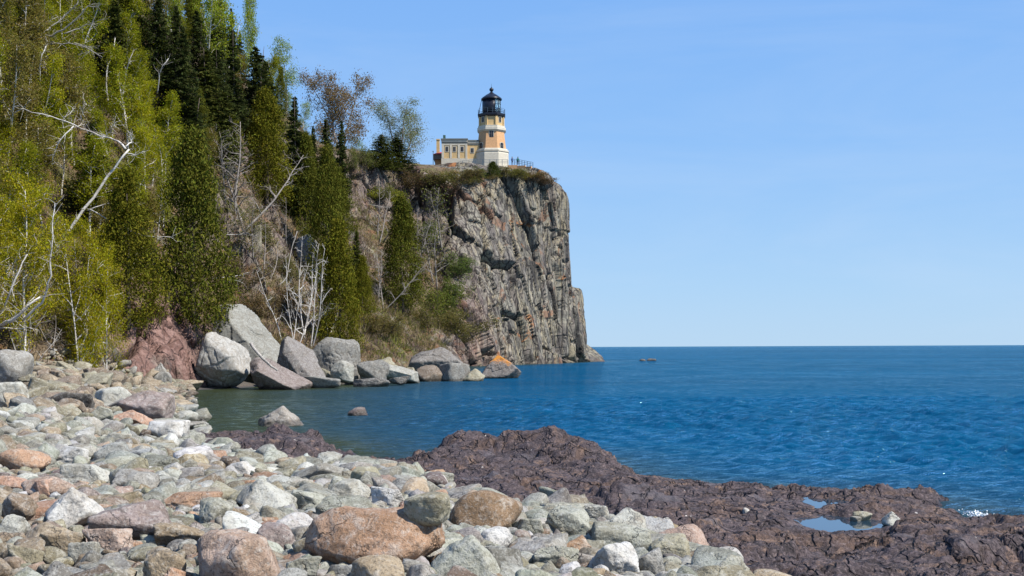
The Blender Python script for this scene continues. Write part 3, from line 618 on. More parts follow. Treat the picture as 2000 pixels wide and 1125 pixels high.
# the upper beach and the stones in the water
for k, a in enumerate([
 (-14, 63, 682, 750, GRY, 'round', 'grey dark-bottomed boulder at the left edge under the yellow birch', .9, 'grey left-edge boulder'),
 (-10, 60, 745, 802, PAL, 'boulder', 'whitish boulder at the left edge below the grey dark-bottomed boulder', .9, 'whitish left-edge boulder'),
 (93, 187, 765, 806, DRK, 'slab', 'dark layered boulder at the foot of the tan rubble', .7, 'dark layered boulder'),
 (178, 268, 755, 802, PAL, 'boulder', 'pale lichen-covered boulder leaning on the pinkish brown boulder', .9, 'pale lichen boulder'),
 (234, 336, 762, 826, MOT, 'boulder', 'large pinkish brown speckled boulder by the cove', .9, 'pinkish brown cove boulder'),
 (214, 298, 800, 838, SAL, 'wedge', 'salmon-pink cracked boulder in front of the pinkish brown boulder', .8, 'salmon cracked boulder'),
 (178, 220, 793, 830, GRN, 'block', 'square grey-green block left of the salmon cracked boulder', .8, None),
 (290, 372, 820, 866, WHI, 'boulder', 'bright white cracked boulder at the edge of the cove', .9, 'bright white cove boulder'),
 (350, 392, 705, 762, GRY, 'boulder', 'grey boulder at the foot of the red bank', .8, None) if False else
 (296, 334, 708, 748, GRY, 'wedge', 'grey upright stone at the foot of the red bank', .8, None)]):
    hero('boulder', *a[:4], a[4], a[5], a[6], 1500 + k * 11, a[7], a[8], cat='boulder', group='boulders of the upper beach')
for k, a in enumerate([
 (377, 486, 648, 756, (.52, .50, .46), 'overhang', 'huge pale grey boulder with shadowed overhanging base at the waterline', .9, 'huge pale grey boulder', 95),
 (398, 562, 592, 705, (.33, .33, .295), 'ramp', 'long grey sloping slab on the hillside behind the huge pale grey boulder', .7, 'sloping grey slab', 103),
 (480, 604, 698, 764, MOT, 'ramp', 'pinkish lichen-spotted boulder right of the huge pale grey boulder', .8, 'pinkish shore boulder', 93),
 (528, 640, 656, 748, (.27, .245, .23), 'ramp', 'tall grey slanting boulder behind the pinkish shore boulder', .8, 'tall slanting boulder', 99),
 (594, 667, 734, 758, GRY, 'slab', 'low flat grey rock at the waterline under the tall slanting boulder', .6, None, 96),
 (608, 707, 658, 742, GRY, 'boulder', 'broad grey boulder at the foot of the big cedar', .8, 'broad grey boulder', 106),
 (645, 692, 704, 740, PAL, 'boulder', 'pale rounded boulder in front of the broad grey boulder', .8, None, 103),
 (698, 762, 702, 746, GRY, 'boulder', 'grey boulder right of the broad grey boulder', .8, None, 104),
 (734, 818, 710, 744, PAL, 'ramp', 'pale pointed rock left of the dark-faced boulder', .8, None, 106),
 (688, 762, 737, 753, (.17, .16, .15), 'slab', 'long flat rock awash at the waterline', .5, None, 99),
 (758, 800, 734, 748, (.15, .14, .13), 'slab', 'small flat rock awash left of the dark-faced boulder', .6, None, 102),
 (794, 920, 678, 740, (.25, .23, .21), 'boulder', 'large boulder with dark left face standing in the water', .8, 'dark-faced boulder', 120),
 (928, 1018, 694, 738, (.24, .21, .19), 'wedge', 'low boulder with bright orange lichen on its peak in the water', .8, 'orange-topped boulder', 124)]):
    Yc = a[9]; x0, x1, y0, y1 = a[:4]
    m = None
    if 'orange lichen' in a[6]:
        m = M['rock'].copy(); m.name = 'stone_with_orange_lichen'; t = m.node_tree; pb = [n for n in t.nodes if n.type == 'BSDF_PRINCIPLED'][0]
        src = pb.inputs['Base Color'].links[0].from_socket; ge = t.nodes.new('ShaderNodeNewGeometry'); sx_ = t.nodes.new('ShaderNodeSeparateXYZ'); t.links.new(ge.outputs['Position'], sx_.inputs[0])
        nz = t.nodes.new('ShaderNodeTexNoise'); nz.inputs['Scale'].default_value = 1.3; nz.inputs['Detail'].default_value = 7; nz.inputs['Roughness'].default_value = .75; t.links.new(ge.outputs['Position'], nz.inputs['Vector'])
        ad = t.nodes.new('ShaderNodeMath'); ad.operation = 'MULTIPLY_ADD'; t.links.new(nz.outputs[0], ad.inputs[0]); ad.inputs[1].default_value = 2.6; t.links.new(sx_.outputs[2], ad.inputs[2])
        mr = t.nodes.new('ShaderNodeMapRange'); t.links.new(ad.outputs[0], mr.inputs[0]); mr.inputs[1].default_value = 2.75; mr.inputs[2].default_value = 3.25
        mx = t.nodes.new('ShaderNodeMix'); mx.data_type = 'RGBA'; t.links.new(mr.outputs[0], mx.inputs[0]); t.links.new(src, mx.inputs[6]); mx.inputs[7].default_value = (.46, .19, .035, 1); t.links.new(mx.outputs[2], pb.inputs['Base Color'])
    hero('boulder', x0, x1, y0, y1, tuple(c * .74 for c in a[4]), a[5], a[6], 2100 + k * 13, a[7], a[8], Y=Yc + (x1 - x0) / FPX * Yc * a[7] * .3, cat='boulder', group='boulders along the foot of the cliff', level=6 if x1 - x0 > 80 else 5, sink=.07 if 'overhang' in a[5] else .25, mat=m)
hero('boulder', 498, 593, 792, 834, (.30, .27, .235), 'wedge', 'pointed pale rock standing alone in the cove', 3001, .8, 'pointed cove rock', Y=50, cat='rock', sink=.3)
hero('boulder', 679, 719, 795, 813, (.18, .14, .125), 'boulder', 'small dark rock in the cove right of the pointed pale rock', 3002, .8, None, Y=57, cat='rock', sink=.4)
hero('boulder', 1248, 1262, 701, 706, (.12, .11, .1), 'slab', 'tiny dark rock offshore, left of a pair beyond the headland', 3003, 1., None, Y=270, cat='rock', level=3, sink=.5)
hero('boulder', 1261, 1281, 700, 706, (.12, .11, .1), 'slab', 'tiny dark rock offshore, right of a pair beyond the headland', 3004, 1., None, Y=272, cat='rock', level=3, sink=.5)
for x0, x1, y0, y1, sh, cc, lb in [(1449, 1468, 992, 1015, 'round', WHI, 'small white pebble-like stone alone on the purple shelf'), (1664, 1702, 998, 1018, 'slab', OLI, 'pale flat stone in the tide pool'), (1660, 1684, 1008, 1020, 'slab', PAL, 'smallest pale flake lying in the tide pool'), (1724, 1772, 999, 1030, 'wedge', PAL, 'pale triangular stone on the right rim of the tide pool')]:
    hero('shelf_stone', x0, x1, y0, y1, cc, sh, lb, 3100 + x0, .8, None, Y=on_z((x0 + x1) / 2, y1, .20)[1] + .15, sink=.15, level=4)
# rock masses at the foot of the headland, part of the cliff itself
hero('cliff_buttress', 1030, 1147, 538, 722, GRY, 'block', None, 4033, 1.0, None, Y=262, level=6, cat=None, sink=0, mat=M['cliff'])
hero('cliff_buttress', 1062, 1186, 648, 722, GRY, 'ramp', None, 4011, .8, None, Y=263, level=6, cat=None, sink=.1, mat=M['cliff'])
hero('cliff_buttress', 1040, 1128, 662, 718, GRY, 'ramp', None, 4013, .6, None, Y=247, level=6, cat=None, sink=.1, mat=M['cliff'])
for o in [h[3] for h in HERO[-3:]]:
    o['kind'] = 'structure'
    me = o.data; at_ = me.attributes.new('Col', 'FLOAT_COLOR', 'POINT'); at_.data.foreach_set('color', np.tile([1., 0, .5, 1], len(me.vertices)).astype(np.float32))
HERO = HERO[:-3]

# ---- the mass of beach stones
POLY = [(-70, 1190), (-70, 812), (60, 806), (180, 822), (300, 832), (376, 858), (470, 890), (560, 912), (700, 922), (800, 930), (868, 950), (900, 985), (1020, 1000), (1110, 995), (1200, 1022), (1335, 1078), (1400, 1112), (1500, 1190)]
fr_ = np.random.default_rng(21)
placed = [(h[0], h[1], h[2]) for h in HERO if h[1] < 60]; fills = []
PX = np.array(placed)
def scatter(poly, radii, tries, ybox, xbox, zfun, rng, gap=.66):
    global PX; out = []
    hb = []
    for h_ in HERO:
        if h_[1] < 24:
            o_ = h_[3]; bb = np.array([list(o_.location + Vector(c)) for c in o_.bound_box]); a_, b_ = projv(bb); hb.append((a_.min(), a_.max(), b_.min(), b_.max(), h_[1]))
    hb = np.array(hb)
    for r, n in zip(radii, tries):
        Y = np.exp(rng.uniform(math.log(ybox[0]), math.log(ybox[1]), n)); X = rng.uniform(xbox[0], xbox[1], n) * Y
        Pq = np.stack([X, Y], 1); z = zfun(Pq); a, b = projv(np.c_[Pq, z]); ok = inpoly(a, b, poly)
        for x, y, zz, px, py in zip(X[ok], Y[ok], z[ok], a[ok], b[ok]):
            rr = r * rng.uniform(.8, 1.2)
            if rr > .075 + .0130 * y or (y < 16 and rr < .10 and rng.random() < .55): continue
            if len(hb) and y < 22:                                   # the big stones of the front stay in view
                pr = rr * (1.1 if rr > .11 else .55) / y * FPX; m_ = hb[:, 4] > y - rr; cx_ = np.clip(px, hb[:, 0] + .2 * (hb[:, 1] - hb[:, 0]), hb[:, 1] - .2 * (hb[:, 1] - hb[:, 0])); cy_ = np.clip(py - pr * .5, hb[:, 2] + .1 * (hb[:, 3] - hb[:, 2]), hb[:, 3] - .34 * (hb[:, 3] - hb[:, 2]))
                if (m_ & (np.hypot((cx_ - px) / pr, (cy_ - py + pr * .5) / (pr * .75)) < 1)).any(): continue
            d = np.hypot(PX[:, 0] - x, PX[:, 1] - y)
            if (d < gap * (PX[:, 2] + rr)).any(): continue
            PX = np.concatenate([PX, [[x, y, rr]]]); out.append((x, y, zz, rr, px, py))
    return out
fills = scatter(POLY, (.30, .24, .19, .155, .125, .10, .08, .06), (1300, 3200, 4200, 4200, 4600, 6000, 7500, 6500), (8.0, 46), (-.46, .24), beach_z, fr_)
fills.sort(key=lambda f: -f[3] / f[1])
def pick_col(px, py, rng):
    warm = np.clip((1000 - px) / 900, 0, 1) * np.clip((py - 880) / 150, 0, 1)
    if rng.random() < .15 + .48 * warm: return [TAN, PNK, BRN, ORA, OLI, MOT, SAL][rng.choice(7, p=[.38, .13, .18, .06, .17, .06, .02])]
    return [GRN, PAL, WHI, GRY, OLI][rng.choice(5, p=[.44, .27, .08, .13, .08])]
shape_names = {'mid': 'angular', 'block': 'blocky', 'slab': 'flat', 'round': 'rounded', 'shard': 'sharp', 'wedge': 'wedge-shaped', 'flake': 'broken'}
LIB = {}
for sh in shape_names:
    for v in range(5): LIB[sh, v, 4] = rock_unit(hash_ := (5000 + 37 * v + 101 * list(shape_names).index(sh)), 4, sh)
    for v in range(5): LIB[sh, v, 2] = rock_unit(6000 + 37 * v + 101 * list(shape_names).index(sh), 2, sh); LIB[sh, v, 3] = rock_unit(6000 + 37 * v + 101 * list(shape_names).index(sh), 3, sh)
LIBM = {k: mesh_np('stone_' + k[0], LIB[k][0], LIB[k][1], M['rock'], True) for k in LIB if k[2] == 4}
ORD = ['', 'second ', 'third ', 'fourth ', 'fifth ', 'sixth ', 'seventh ', 'eighth ', 'ninth ', 'tenth ', 'eleventh ', 'twelfth ']
def autolabel(items, lms, noun, rel4, group):
    """items: (object, adjective, px, py); the label names the nearest landmark and, among look-alikes, the rank of closeness to it"""
    b = {}
    for o, adj, px, py in items:
        d = [(math.hypot(px - l[0], py - l[1]), l) for l in lms]; dd, l = min(d, key=lambda t: t[0])
        dx, dy = px - l[0], py - l[1]
        rel = (rel4[0] if dx < 0 else rel4[1]) if abs(dx) > abs(dy) else (rel4[2] if dy < 0 else rel4[3])
        b.setdefault((adj, rel, l[2]), []).append((dd, o))
    for (adj, rel, nm), L in b.items():
        L.sort(key=lambda t: t[0])
        for i, (dd, o) in enumerate(L):
            rank = '' if len(L) == 1 else ', nearest' if i == 0 else ', %snearest' % (ORD[i] if i < len(ORD) else 'far from ')
            o['label'] = '%s %s%s %s the %s' % (adj, noun, rank, rel, nm); o['group'] = group
def stone_pose(f, rng, flat):
    x, y, z, r = f[:4]; sc = np.array([rng.uniform(.95, 1.45), rng.uniform(.75, 1.1), rng.uniform(.5, .85) * flat]) * r
    return sc, (rng.normal(0, .30), rng.normal(0, .30), rng.uniform(0, 6.28)), np.array([x, y, z + sc[2] * rng.uniform(.2, .9)])
def euler_m(e):
    from mathutils import Euler
    return np.array(Euler(e).to_matrix())
NIND = 300 - len([h for h in HERO if h[3].name.startswith('beach_rock')])
items = []; SV = []; SF = []; SCOL = []; nv = 0
for i, f in enumerate(fills):
    sh = ['mid', 'block', 'slab', 'round', 'shard', 'wedge'][fr_.choice(6, p=[.32, .13, .22, .19, .06, .08])]; v = int(fr_.integers(5)); col = pick_col(f[4], f[5], fr_)
    sc, e, loc = stone_pose(f, fr_, 1.0)
    jit = fr_.uniform(.58, 1.04) * np.array(col) * fr_.uniform(.96, 1.04, 3)
    if i < NIND:
        o = obj('beach_rock', LIBM[sh, v, 4], None, loc, jit); o.rotation_euler = e; o.scale = sc; o['category'] = 'rock'
        items.append((o, '%s %s %s' % ('bigger' if f[3] > .2 else 'smaller', CNAME[col], shape_names[sh]), f[4], f[5]))
    else:
        V, F = LIB[sh, v, 3 if f[3] / f[1] * FPX > 9 else 2]
        SV.append((V * sc) @ euler_m(e).T + loc); SF.append(F + nv); nv += len(V); SCOL.append(np.tile(jit, (len(V), 1)))
autolabel(items, ROCKLM[:], 'stone', ('left of', 'right of', 'behind', 'in front of'), BR)
tag(obj('small_beach_stones', mesh_np('small_beach_stones', np.concatenate(SV), np.concatenate(SF), M['rockstuff'], True, np.concatenate(SCOL))), 'thousands of small grey-green and tan stones filling the beach', 'stones', None, 'stuff')
# ---- tan talus shards under the bank, rubble along the cliff foot
def talus(poly, n_try, sizes, cols, gap, rng):
    out = []; pts = np.zeros((0, 3))
    bx = np.array(poly)
    for s_, n in zip(sizes, n_try):
        for _ in range(n):
            px = rng.uniform(bx[:, 0].min(), bx[:, 0].max()); py = rng.uniform(bx[:, 1].min(), bx[:, 1].max())
            if not inpoly(px, py, poly): continue
            h = first_ground(px, py)
            if h[1] > 150: continue
            r = s_ * rng.uniform(.75, 1.25)
            if len(pts) and (np.linalg.norm(pts[:, :2] - h[:2], axis=1) < gap * (pts[:, 2] + r)).any(): continue
            pts = np.concatenate([pts, [[h[0], h[1], r]]]); out.append((h[0], h[1], h[2], r, px, py))
    return out
def strew(fs, name, noun, cols, shapes, nind, rng, lms, group, stuff_label, flat=.7):
    items = []; SV = []; SF = []; SC_ = []; nv = 0; fs = sorted(fs, key=lambda f: -f[3] / f[1])
    for i, f in enumerate(fs):
        sh = shapes[rng.integers(len(shapes))]; v = int(rng.integers(5)); col = cols[rng.integers(len(cols))]; sc, e, loc = stone_pose(f, rng, flat); jit = rng.uniform(.62, 1.0) * np.array(col)
        if i < nind:
            o = obj(name, LIBM[sh, v, 4], None, loc, jit); o.rotation_euler = e; o.scale = sc; o['category'] = 'rock'
            items.append((o, '%s %s' % (CNAME[col], shape_names[sh]), f[4], f[5]))
        else:
            V, F = LIB[sh, v, 2]; SV.append((V * sc) @ euler_m(e).T + loc); SF.append(F + nv); nv += len(V); SC_.append(np.tile(jit, (len(V), 1)))
    autolabel(items, lms, noun, ('left of', 'right of', 'above', 'below'), group)
    if SV: tag(obj(stuff_label[0], mesh_np(stuff_label[0], np.concatenate(SV), np.concatenate(SF), M['rockstuff'], True, np.concatenate(SC_))), stuff_label[1], 'rubble', None, 'stuff')
tr = np.random.default_rng(33)
fs = talus([(40, 812), (55, 750), (85, 690), (180, 692), (260, 725), (378, 758), (372, 800), (330, 815), (180, 815)], (30, 150, 400, 900, 1600), (.66, .50, .38, .27, .18), None, .62, tr)
strew(fs, 'talus_stone', 'talus stone', [TAN, OLI, BRN, TAN, OLI, TAN, GRY, BRN], ['flake', 'flake', 'shard', 'wedge'], 90, tr, [l for l in ROCKLM if l[1] < 850 and l[0] < 500], 'talus stones under the red bank', ('talus_rubble', 'small broken tan rubble between the talus stones'), .8)
fs = talus([(560, 752), (600, 690), (690, 672), (800, 672), (900, 668), (945, 700), (915, 711), (790, 715), (760, 742), (700, 746)], (40, 140, 300, 500), (1.2, .9, .65, .42), None, .6, tr)
strew(fs, 'shore_rock', 'shore rock', [GRY, MOT, OLI, BRN, GRY], ['mid', 'block', 'slab', 'wedge'], 70, tr, [l for l in ROCKLM if 590 < l[1] < 760 and l[0] > 370], 'rocks along the foot of the cliff', ('shore_rubble', 'small broken rubble along the foot of the cliff'), 1.)
fs = talus([(330, 850), (330, 800), (350, 770), (372, 752), (392, 790), (400, 835), (385, 870)], (0, 12, 25, 40), (.6, .4, .3, .2), None, .7, tr)
strew(fs, 'cove_stone', 'cove stone', [GRY, PAL, GRN], ['mid', 'round', 'slab'], 40, tr, [l for l in ROCKLM if l[1] < 880 and l[0] < 500], 'stones at the edge of the cove', ('cove_pebbles', 'pebbles at the edge of the cove'), .8)
# ---MORE2---
# ------------------------------------------------------------------ lighthouse and its buildings
K = 255. / FPX                                                  # metres per photo pixel at the tower
m_or = simple('tan_brick', (.50, .285, .140), .8, .10, 3); m_yel = simple('buff_brick', (.52, .36, .17), .8, .10, 3)
m_wht = simple('cream_stone', (.50, .455, .365), .75, .08, 2); m_blk = simple('black_iron', (.012, .014, .022), .35, .2, 3)
m_dk = simple('window_glass', (.02, .022, .028), .15, .2, 2); m_red = simple('red_roof', (.36, .035, .035), .7, .12, 3); m_gry = simple('grey_coping', (.14, .15, .14), .7, .1, 3)
m_sof = simple('soffit', (.16, .14, .12), .8, .1, 3); m_grn = simple('green_copper', (.05, .10, .08), .5, .2, 4); m_rail = simple('blue_grey_rail', (.06, .09, .12), .5, .1, 4)
gl = N('lantern_glass'); x = gl.pbr((.55, .75, .85), .04, None, .6); x.inputs['Transmission Weight'].default_value = .85; x.inputs['IOR'].default_value = 1.2; m_gl = gl.m
lens = N('lens_glass'); x = lens.pbr((.75, .9, .85), .1, None, .8); x.inputs['Transmission Weight'].default_value = .4; m_lens = lens.m
YT = 257.; bx, _, bz = at(960.5, 320, YT); K = YT / FPX
LH = empty('lighthouse', (bx, YT, bz), 'octagonal tan-brick lighthouse with cream base and black lantern on the cliff top', 'lighthouse')
def H(py): return (320 - py) * K
def part(name, acc, mat, parent=LH, smooth=False): return obj(name, acc.mesh(name, mat, smooth), parent)
part('base', Acc().loft([(3.62, -2.5), (3.58, H(303)), (3.42, H(300)), (3.62, H(299.5)), (3.62, H(296.5)), (3.40, H(296)), (3.30, H(293.5))]), m_wht)
part('tower_wall', Acc().loft([(3.06, H(293.4)), (2.66, H(260))]), m_or)
part('belt_course', Acc().loft([(2.70, H(260)), (3.02, H(257)), (3.02, H(252.5)), (2.86, H(252)), (2.86, H(248.5)), (2.6, H(248))]), m_wht)
wr2 = Acc().loft([(2.52, H(248)), (2.50, H(230.2))]); wa = part('watch_room_wall', wr2, m_yel)
ps = Acc()
for k in range(8):
    a = k * math.pi / 4 + math.pi / 8; ps.box((math.cos(a) * 2.69, math.sin(a) * 2.69, (H(248) + H(230.2)) / 2), (.34, .45, H(230.4) - H(248)), a)
part('corner_pilaster', ps, m_yel, wa)
part('gallery', Acc().loft([(2.5, H(231)), (2.86, H(229)), (2.92, H(227)), (2.92, H(224.6)), (2.8, H(224.3))]), m_blk)
def opening(parent, az, z0, z1, wd, rad, arched=True):
    """a window set on a tower face whose outward azimuth is az"""
    fr = Acc(); pn = Acc(); cx, cy = math.cos(az), math.sin(az)
    for off, dd, a_, wdd in ((rad + .02, .10, fr, wd + .24), (rad + .05, .10, pn, wd)):
        n = 8; prof = [(-wdd / 2, z0 - (.1 if a_ is fr else 0)), (wdd / 2, z0 - (.1 if a_ is fr else 0))]
        zt = z1 + (.1 if a_ is fr else 0); rr = wdd / 2 if arched else 0
        prof += [(wdd / 2 * math.cos(t), zt - rr * .6 + rr * .6 * math.sin(t)) for t in np.linspace(0, math.pi, n)] if arched else [(wdd / 2, zt), (-wdd / 2, zt)]
        V = []; 
        for o_ in (off - .25, off + dd / 2):
            for (s_, zz) in prof: V.append((cx * o_ - cy * s_, cy * o_ + cx * s_, zz))
        m = len(prof); Fs = [tuple(range(m))[::-1], tuple(range(m, 2 * m))] + [(i, (i + 1) % m, m + (i + 1) % m, m + i) for i in range(m)]
        a_.add(V, Fs)
    w_ = part('window', fr, m_wht, parent); part('pane', pn, m_dk, w_)
    sh_ = Acc()
    for s_ in (0,): sh_.box((cx * (rad + .12), cy * (rad + .12), (z0 + z1) / 2), (.03, .05, z1 - z0), az); sh_.box((cx * (rad + .123), cy * (rad + .123), z0 + (z1 - z0) * .5), (.03, wd, .05), az)
    part('glazing_bar', sh_, m_wht if False else m_sof, w_)
F0, FL, FR = -math.pi / 2, -3 * math.pi / 4, -math.pi / 4
def rad(py): return np.interp(py, [260, 293.4], [2.66, 3.06])
opening(LH, F0, H(272.5), H(258.5) - .15, .85, rad(265) , False)
opening(LH, FL, H(295.0) + .1, H(282), .85, rad(289) + .02); opening(LH, FR, H(295.5) + .1, H(282), .85, rad(289) + .02)
for az in (FL, FR): opening(wa, az, H(241.5), H(231.5), .62, 2.52, False)
# lantern: iron drum on the land side, glazing on the lake side
dz0, dz1 = H(224.5), H(195.5)
def wall_arc(r, a0, a1, z0, z1, n=28, th=.08):
    V = []; 
    for i in range(n + 1):
        a = a0 + (a1 - a0) * i / n
        for rr in (r, r - th): V += [(math.cos(a) * rr, math.sin(a) * rr, z0), (math.cos(a) * rr, math.sin(a) * rr, z1)]
    F = []
    for i in range(n):
        p, q = 4 * i, 4 * i + 4; F += [(p, q, q + 1, p + 1), (p + 2, p + 3, q + 3, q + 2), (p + 1, q + 1, q + 3, p + 3), (p, p + 2, q + 2, q)]
    F += [(0, 1, 3, 2), (4 * n, 4 * n + 2, 4 * n + 3, 4 * n + 1)]; return Acc().add(V, F)
A0, A1 = math.radians(-67), math.radians(67)
dr = part('lantern_drum', wall_arc(1.98, A1, 2 * math.pi + A0, dz0, dz1), m_blk, LH, True)
part('lantern_sill', wall_arc(1.98, A0, A1, dz0, dz0 + .35), m_blk)
part('lantern_glazing', wall_arc(1.94, A0, A1, dz0 + .36, dz1 - .02, 20, .03), m_gl, LH, True)
mb = Acc()
for i in range(6):
    a = A0 + (A1 - A0) * i / 5; mb.tube([(math.cos(a) * 1.97, math.sin(a) * 1.97, dz0), (math.cos(a) * 1.97, math.sin(a) * 1.97, dz1)], [.045, .045], 5)
for zz in (.36, .68): 
    z_ = dz0 + (dz1 - dz0) * zz; mb.tube([(math.cos(a) * 1.97, math.sin(a) * 1.97, z_) for a in np.linspace(A0, A1, 14)], [.035] * 14, 5)
part('glazing_bars', mb, m_blk)
part('fresnel_lens', Acc().loft([(.35, dz0 + .3), (.75, dz0 + .9), (.85, dz0 + 1.5), (.75, dz0 + 2.1), (.35, dz0 + 2.6)], 14), m_lens, LH, True)
rf = part('lantern_roof', Acc().loft([(1.9, dz1), (2.22, dz1 - .02), (2.24, dz1 + .22), (1.95, dz1 + .5), (1.2, dz1 + 1.05), (.62, dz1 + 1.38), (.36, dz1 + 1.6), (.25, H(180.5))], 24), m_blk, LH, True)
part('ventilator_ball', Acc().loft([(.22, H(181)), (.28, H(179.6)), (.20, H(178.8)), (.32, H(178)), (.46, H(176.2)), (.47, H(174.6)), (.34, H(172.6)), (.14, H(171.2)), (.10, H(170.5))], 16), m_blk, rf, True)
part('lightning_rod', Acc().tube([(0, 0, H(171)), (0, 0, H(163.5))], [.05, .015], 5), m_blk, rf)
rl = Acc()
for k in range(16):
    a = k * math.pi / 8 + .1; rl.tube([(math.cos(a) * 2.85, math.sin(a) * 2.85, H(225)), (math.cos(a) * 2.85, math.sin(a) * 2.85, H(225) + 1.15)], [.035, .035], 4)
for zz in (.45, .8, 1.15): rl.tube([(math.cos(a) * 2.85, math.sin(a) * 2.85, H(225) + zz) for a in np.linspace(0, 2 * math.pi, 25)], [.022] * 25, 4)
part('gallery_railing', rl, m_rail)
part('ladder', Acc().tube([(-2.8, -.3, H(224)), (-2.1, -.2, dz1 + .1)], [.045, .045], 5).tube([(-2.8, .15, H(224)), (-2.1, .1, dz1 + .1)], [.045, .045], 5), m_blk)
# fog-signal building: cream pilasters, four windows, flat roof behind a grey coping
def ab(px, py, Y=256.): p = at(px, py, Y); return p
Yb = 257.
def rect(px0, px1, py0, py1, yf, depth):
    a = at(px0, py1, Yb); b = at(px1, py0, Yb); return ((a[0] + b[0]) / 2, yf + depth / 2, (a[2] + b[2]) / 2), (b[0] - a[0], depth, b[2] - a[2])
FB = empty('fog_signal_building', tuple(at(898, 322, Yb)), 'low cream-and-buff building with three windows beside the lighthouse, flat roof', 'building')
def fpart(name, boxes, mat, parent=None):
    a = Acc(); L = np.array(FB.location)
    for c_, d_ in boxes: a.box(np.array(c_) - L, d_)
    return obj(name, a.mesh(name, mat), parent or FB)
Yw = Yb - 2.3
w1 = fpart('wall', [rect(864, 913.6, 281, 345, Yw, 5.5), rect(913.7, 936, 283, 345, Yw + .45, 4.6)], m_yel)
fpart('plinth', [rect(863.4, 914.2, 312.6, 346, Yw - .12, .3), rect(914.3, 935, 312.6, 346, Yw + .33, .3)], m_wht)
fpart('pilaster', [rect(x0, x1, 284.6, 312.4, Yw - .10, .28) for x0, x1 in ((864, 868.2), (879.8, 883.6), (895.2, 899), (909.8, 913.6))] + [rect(868.3, 909.7, 284.6, 287.4, Yw - .08, .26)], m_wht)
fpart('frieze', [rect(863.2, 914, 276.8, 281.0, Yw - .14, 5.8), rect(914.1, 936, 279.4, 283., Yw + .30, 4.9)], m_wht)
fpart('frieze_band', [rect(863.6, 913.8, 281.05, 284.5, Yw - .06, 5.7), rect(913.9, 936, 283.05, 286., Yw + .38, 4.8)], m_gry)
fpart('coping', [rect(862.4, 914.6, 274.2, 276.75, Yw - .3, 6.1), rect(914.7, 936, 276.4, 279.3, Yw + .2, 5.1)], m_gry)
for x0, x1, y0, y1, yy_ in ((871.6, 876.6, 290.2, 299.0, Yw), (886.2, 891, 290.2, 299.0, Yw), (901.0, 906.2, 290.2, 299.0, Yw), (920.6, 925.6, 292.4, 300.8, Yw + .45)):
    f_ = fpart('window', [rect(x0 - 1.3, x1 + 1.3, y0 - 1.2, y1 + 1.4, yy_ - .05, .2)], m_wht)
    pa = fpart('pane', [rect(x0, x1, y0, y1, yy_ - .08, .2)], m_dk, f_); pa.location = (0, 0, 0)
    b_ = fpart('glazing_bar', [rect((x0 + x1) / 2 - .3, (x0 + x1) / 2 + .3, y0, y1, yy_ - .11, .1)], m_sof, f_)
fpart('roof_vent', [rect(866.3, 870, 271, 274.1, Yw + 1.5, .5)], m_wht)
fpart('vent_cap', [rect(865.8, 870.5, 265.2, 270.9, Yw + 1.4, .7)], m_grn)
# keeper's house behind, red roof and chimney
HS = empty('house', tuple(at(856, 338, 262)), 'small tan house with red roof and tall chimney left of the fog building', 'house')
Yb = 262.
def hpart(name, boxes, mat, parent=None):
    a = Acc(); L = np.array(HS.location)
    for c_, d_ in boxes: a.box(np.array(c_) - L, d_)
    return obj(name, a.mesh(name, mat), parent or HS)
hpart('wall', [rect(850.5, 872, 314, 352, Yb - 1.4, 5)], m_or); hpart('eave', [rect(847.6, 874, 304.2, 313.9, Yb - 2., 6)], m_sof)
L = np.array(HS.location); c_, d_ = rect(846.8, 874, 296.6, 304.1, Yb - 2.2, 6.4); c_ = np.array(c_) - L; d_ = np.array(d_) / 2
V = [(c_[0] - d_[0], c_[1] - d_[1], c_[2] - d_[2]), (c_[0] + d_[0], c_[1] - d_[1], c_[2] - d_[2]), (c_[0] + d_[0], c_[1] + d_[1], c_[2] - d_[2]), (c_[0] - d_[0], c_[1] + d_[1], c_[2] - d_[2]),
     (c_[0] - d_[0] * .25, c_[1] - d_[1] * .2, c_[2] + d_[2]), (c_[0] + d_[0], c_[1] - d_[1] * .2, c_[2] + d_[2]), (c_[0] + d_[0], c_[1] + d_[1] * .2, c_[2] + d_[2]), (c_[0] - d_[0] * .25, c_[1] + d_[1] * .2, c_[2] + d_[2])]
rfh = obj('roof', Acc().add(V, [(0, 3, 2, 1), (4, 5, 6, 7), (0, 1, 5, 4), (1, 2, 6, 5), (2, 3, 7, 6), (3, 0, 4, 7)]).mesh('roof', m_red), HS)
hpart('chimney', [rect(852.6, 858.6, 272.6, 301, Yb - .4, .9), rect(852.1, 859.1, 272.0, 274.2, Yb - .5, 1.1)], m_yel, rfh)
PL = empty('utility_pole', tuple(at(846.2, 344, 250)), 'thin dark pole left of the red-roofed house', 'pole')
obj('shaft', Acc().tube([(0, 0, -.5), (0, 0, 48 * 250 / FPX)], [.09, .07], 6).mesh('shaft', m_rail), PL); obj('cap', Acc().loft([(.11, 48 * 250 / FPX), (.13, 48.6 * 250 / FPX), (.05, 49.2 * 250 / FPX)], 8).mesh('cap', m_rail), PL)
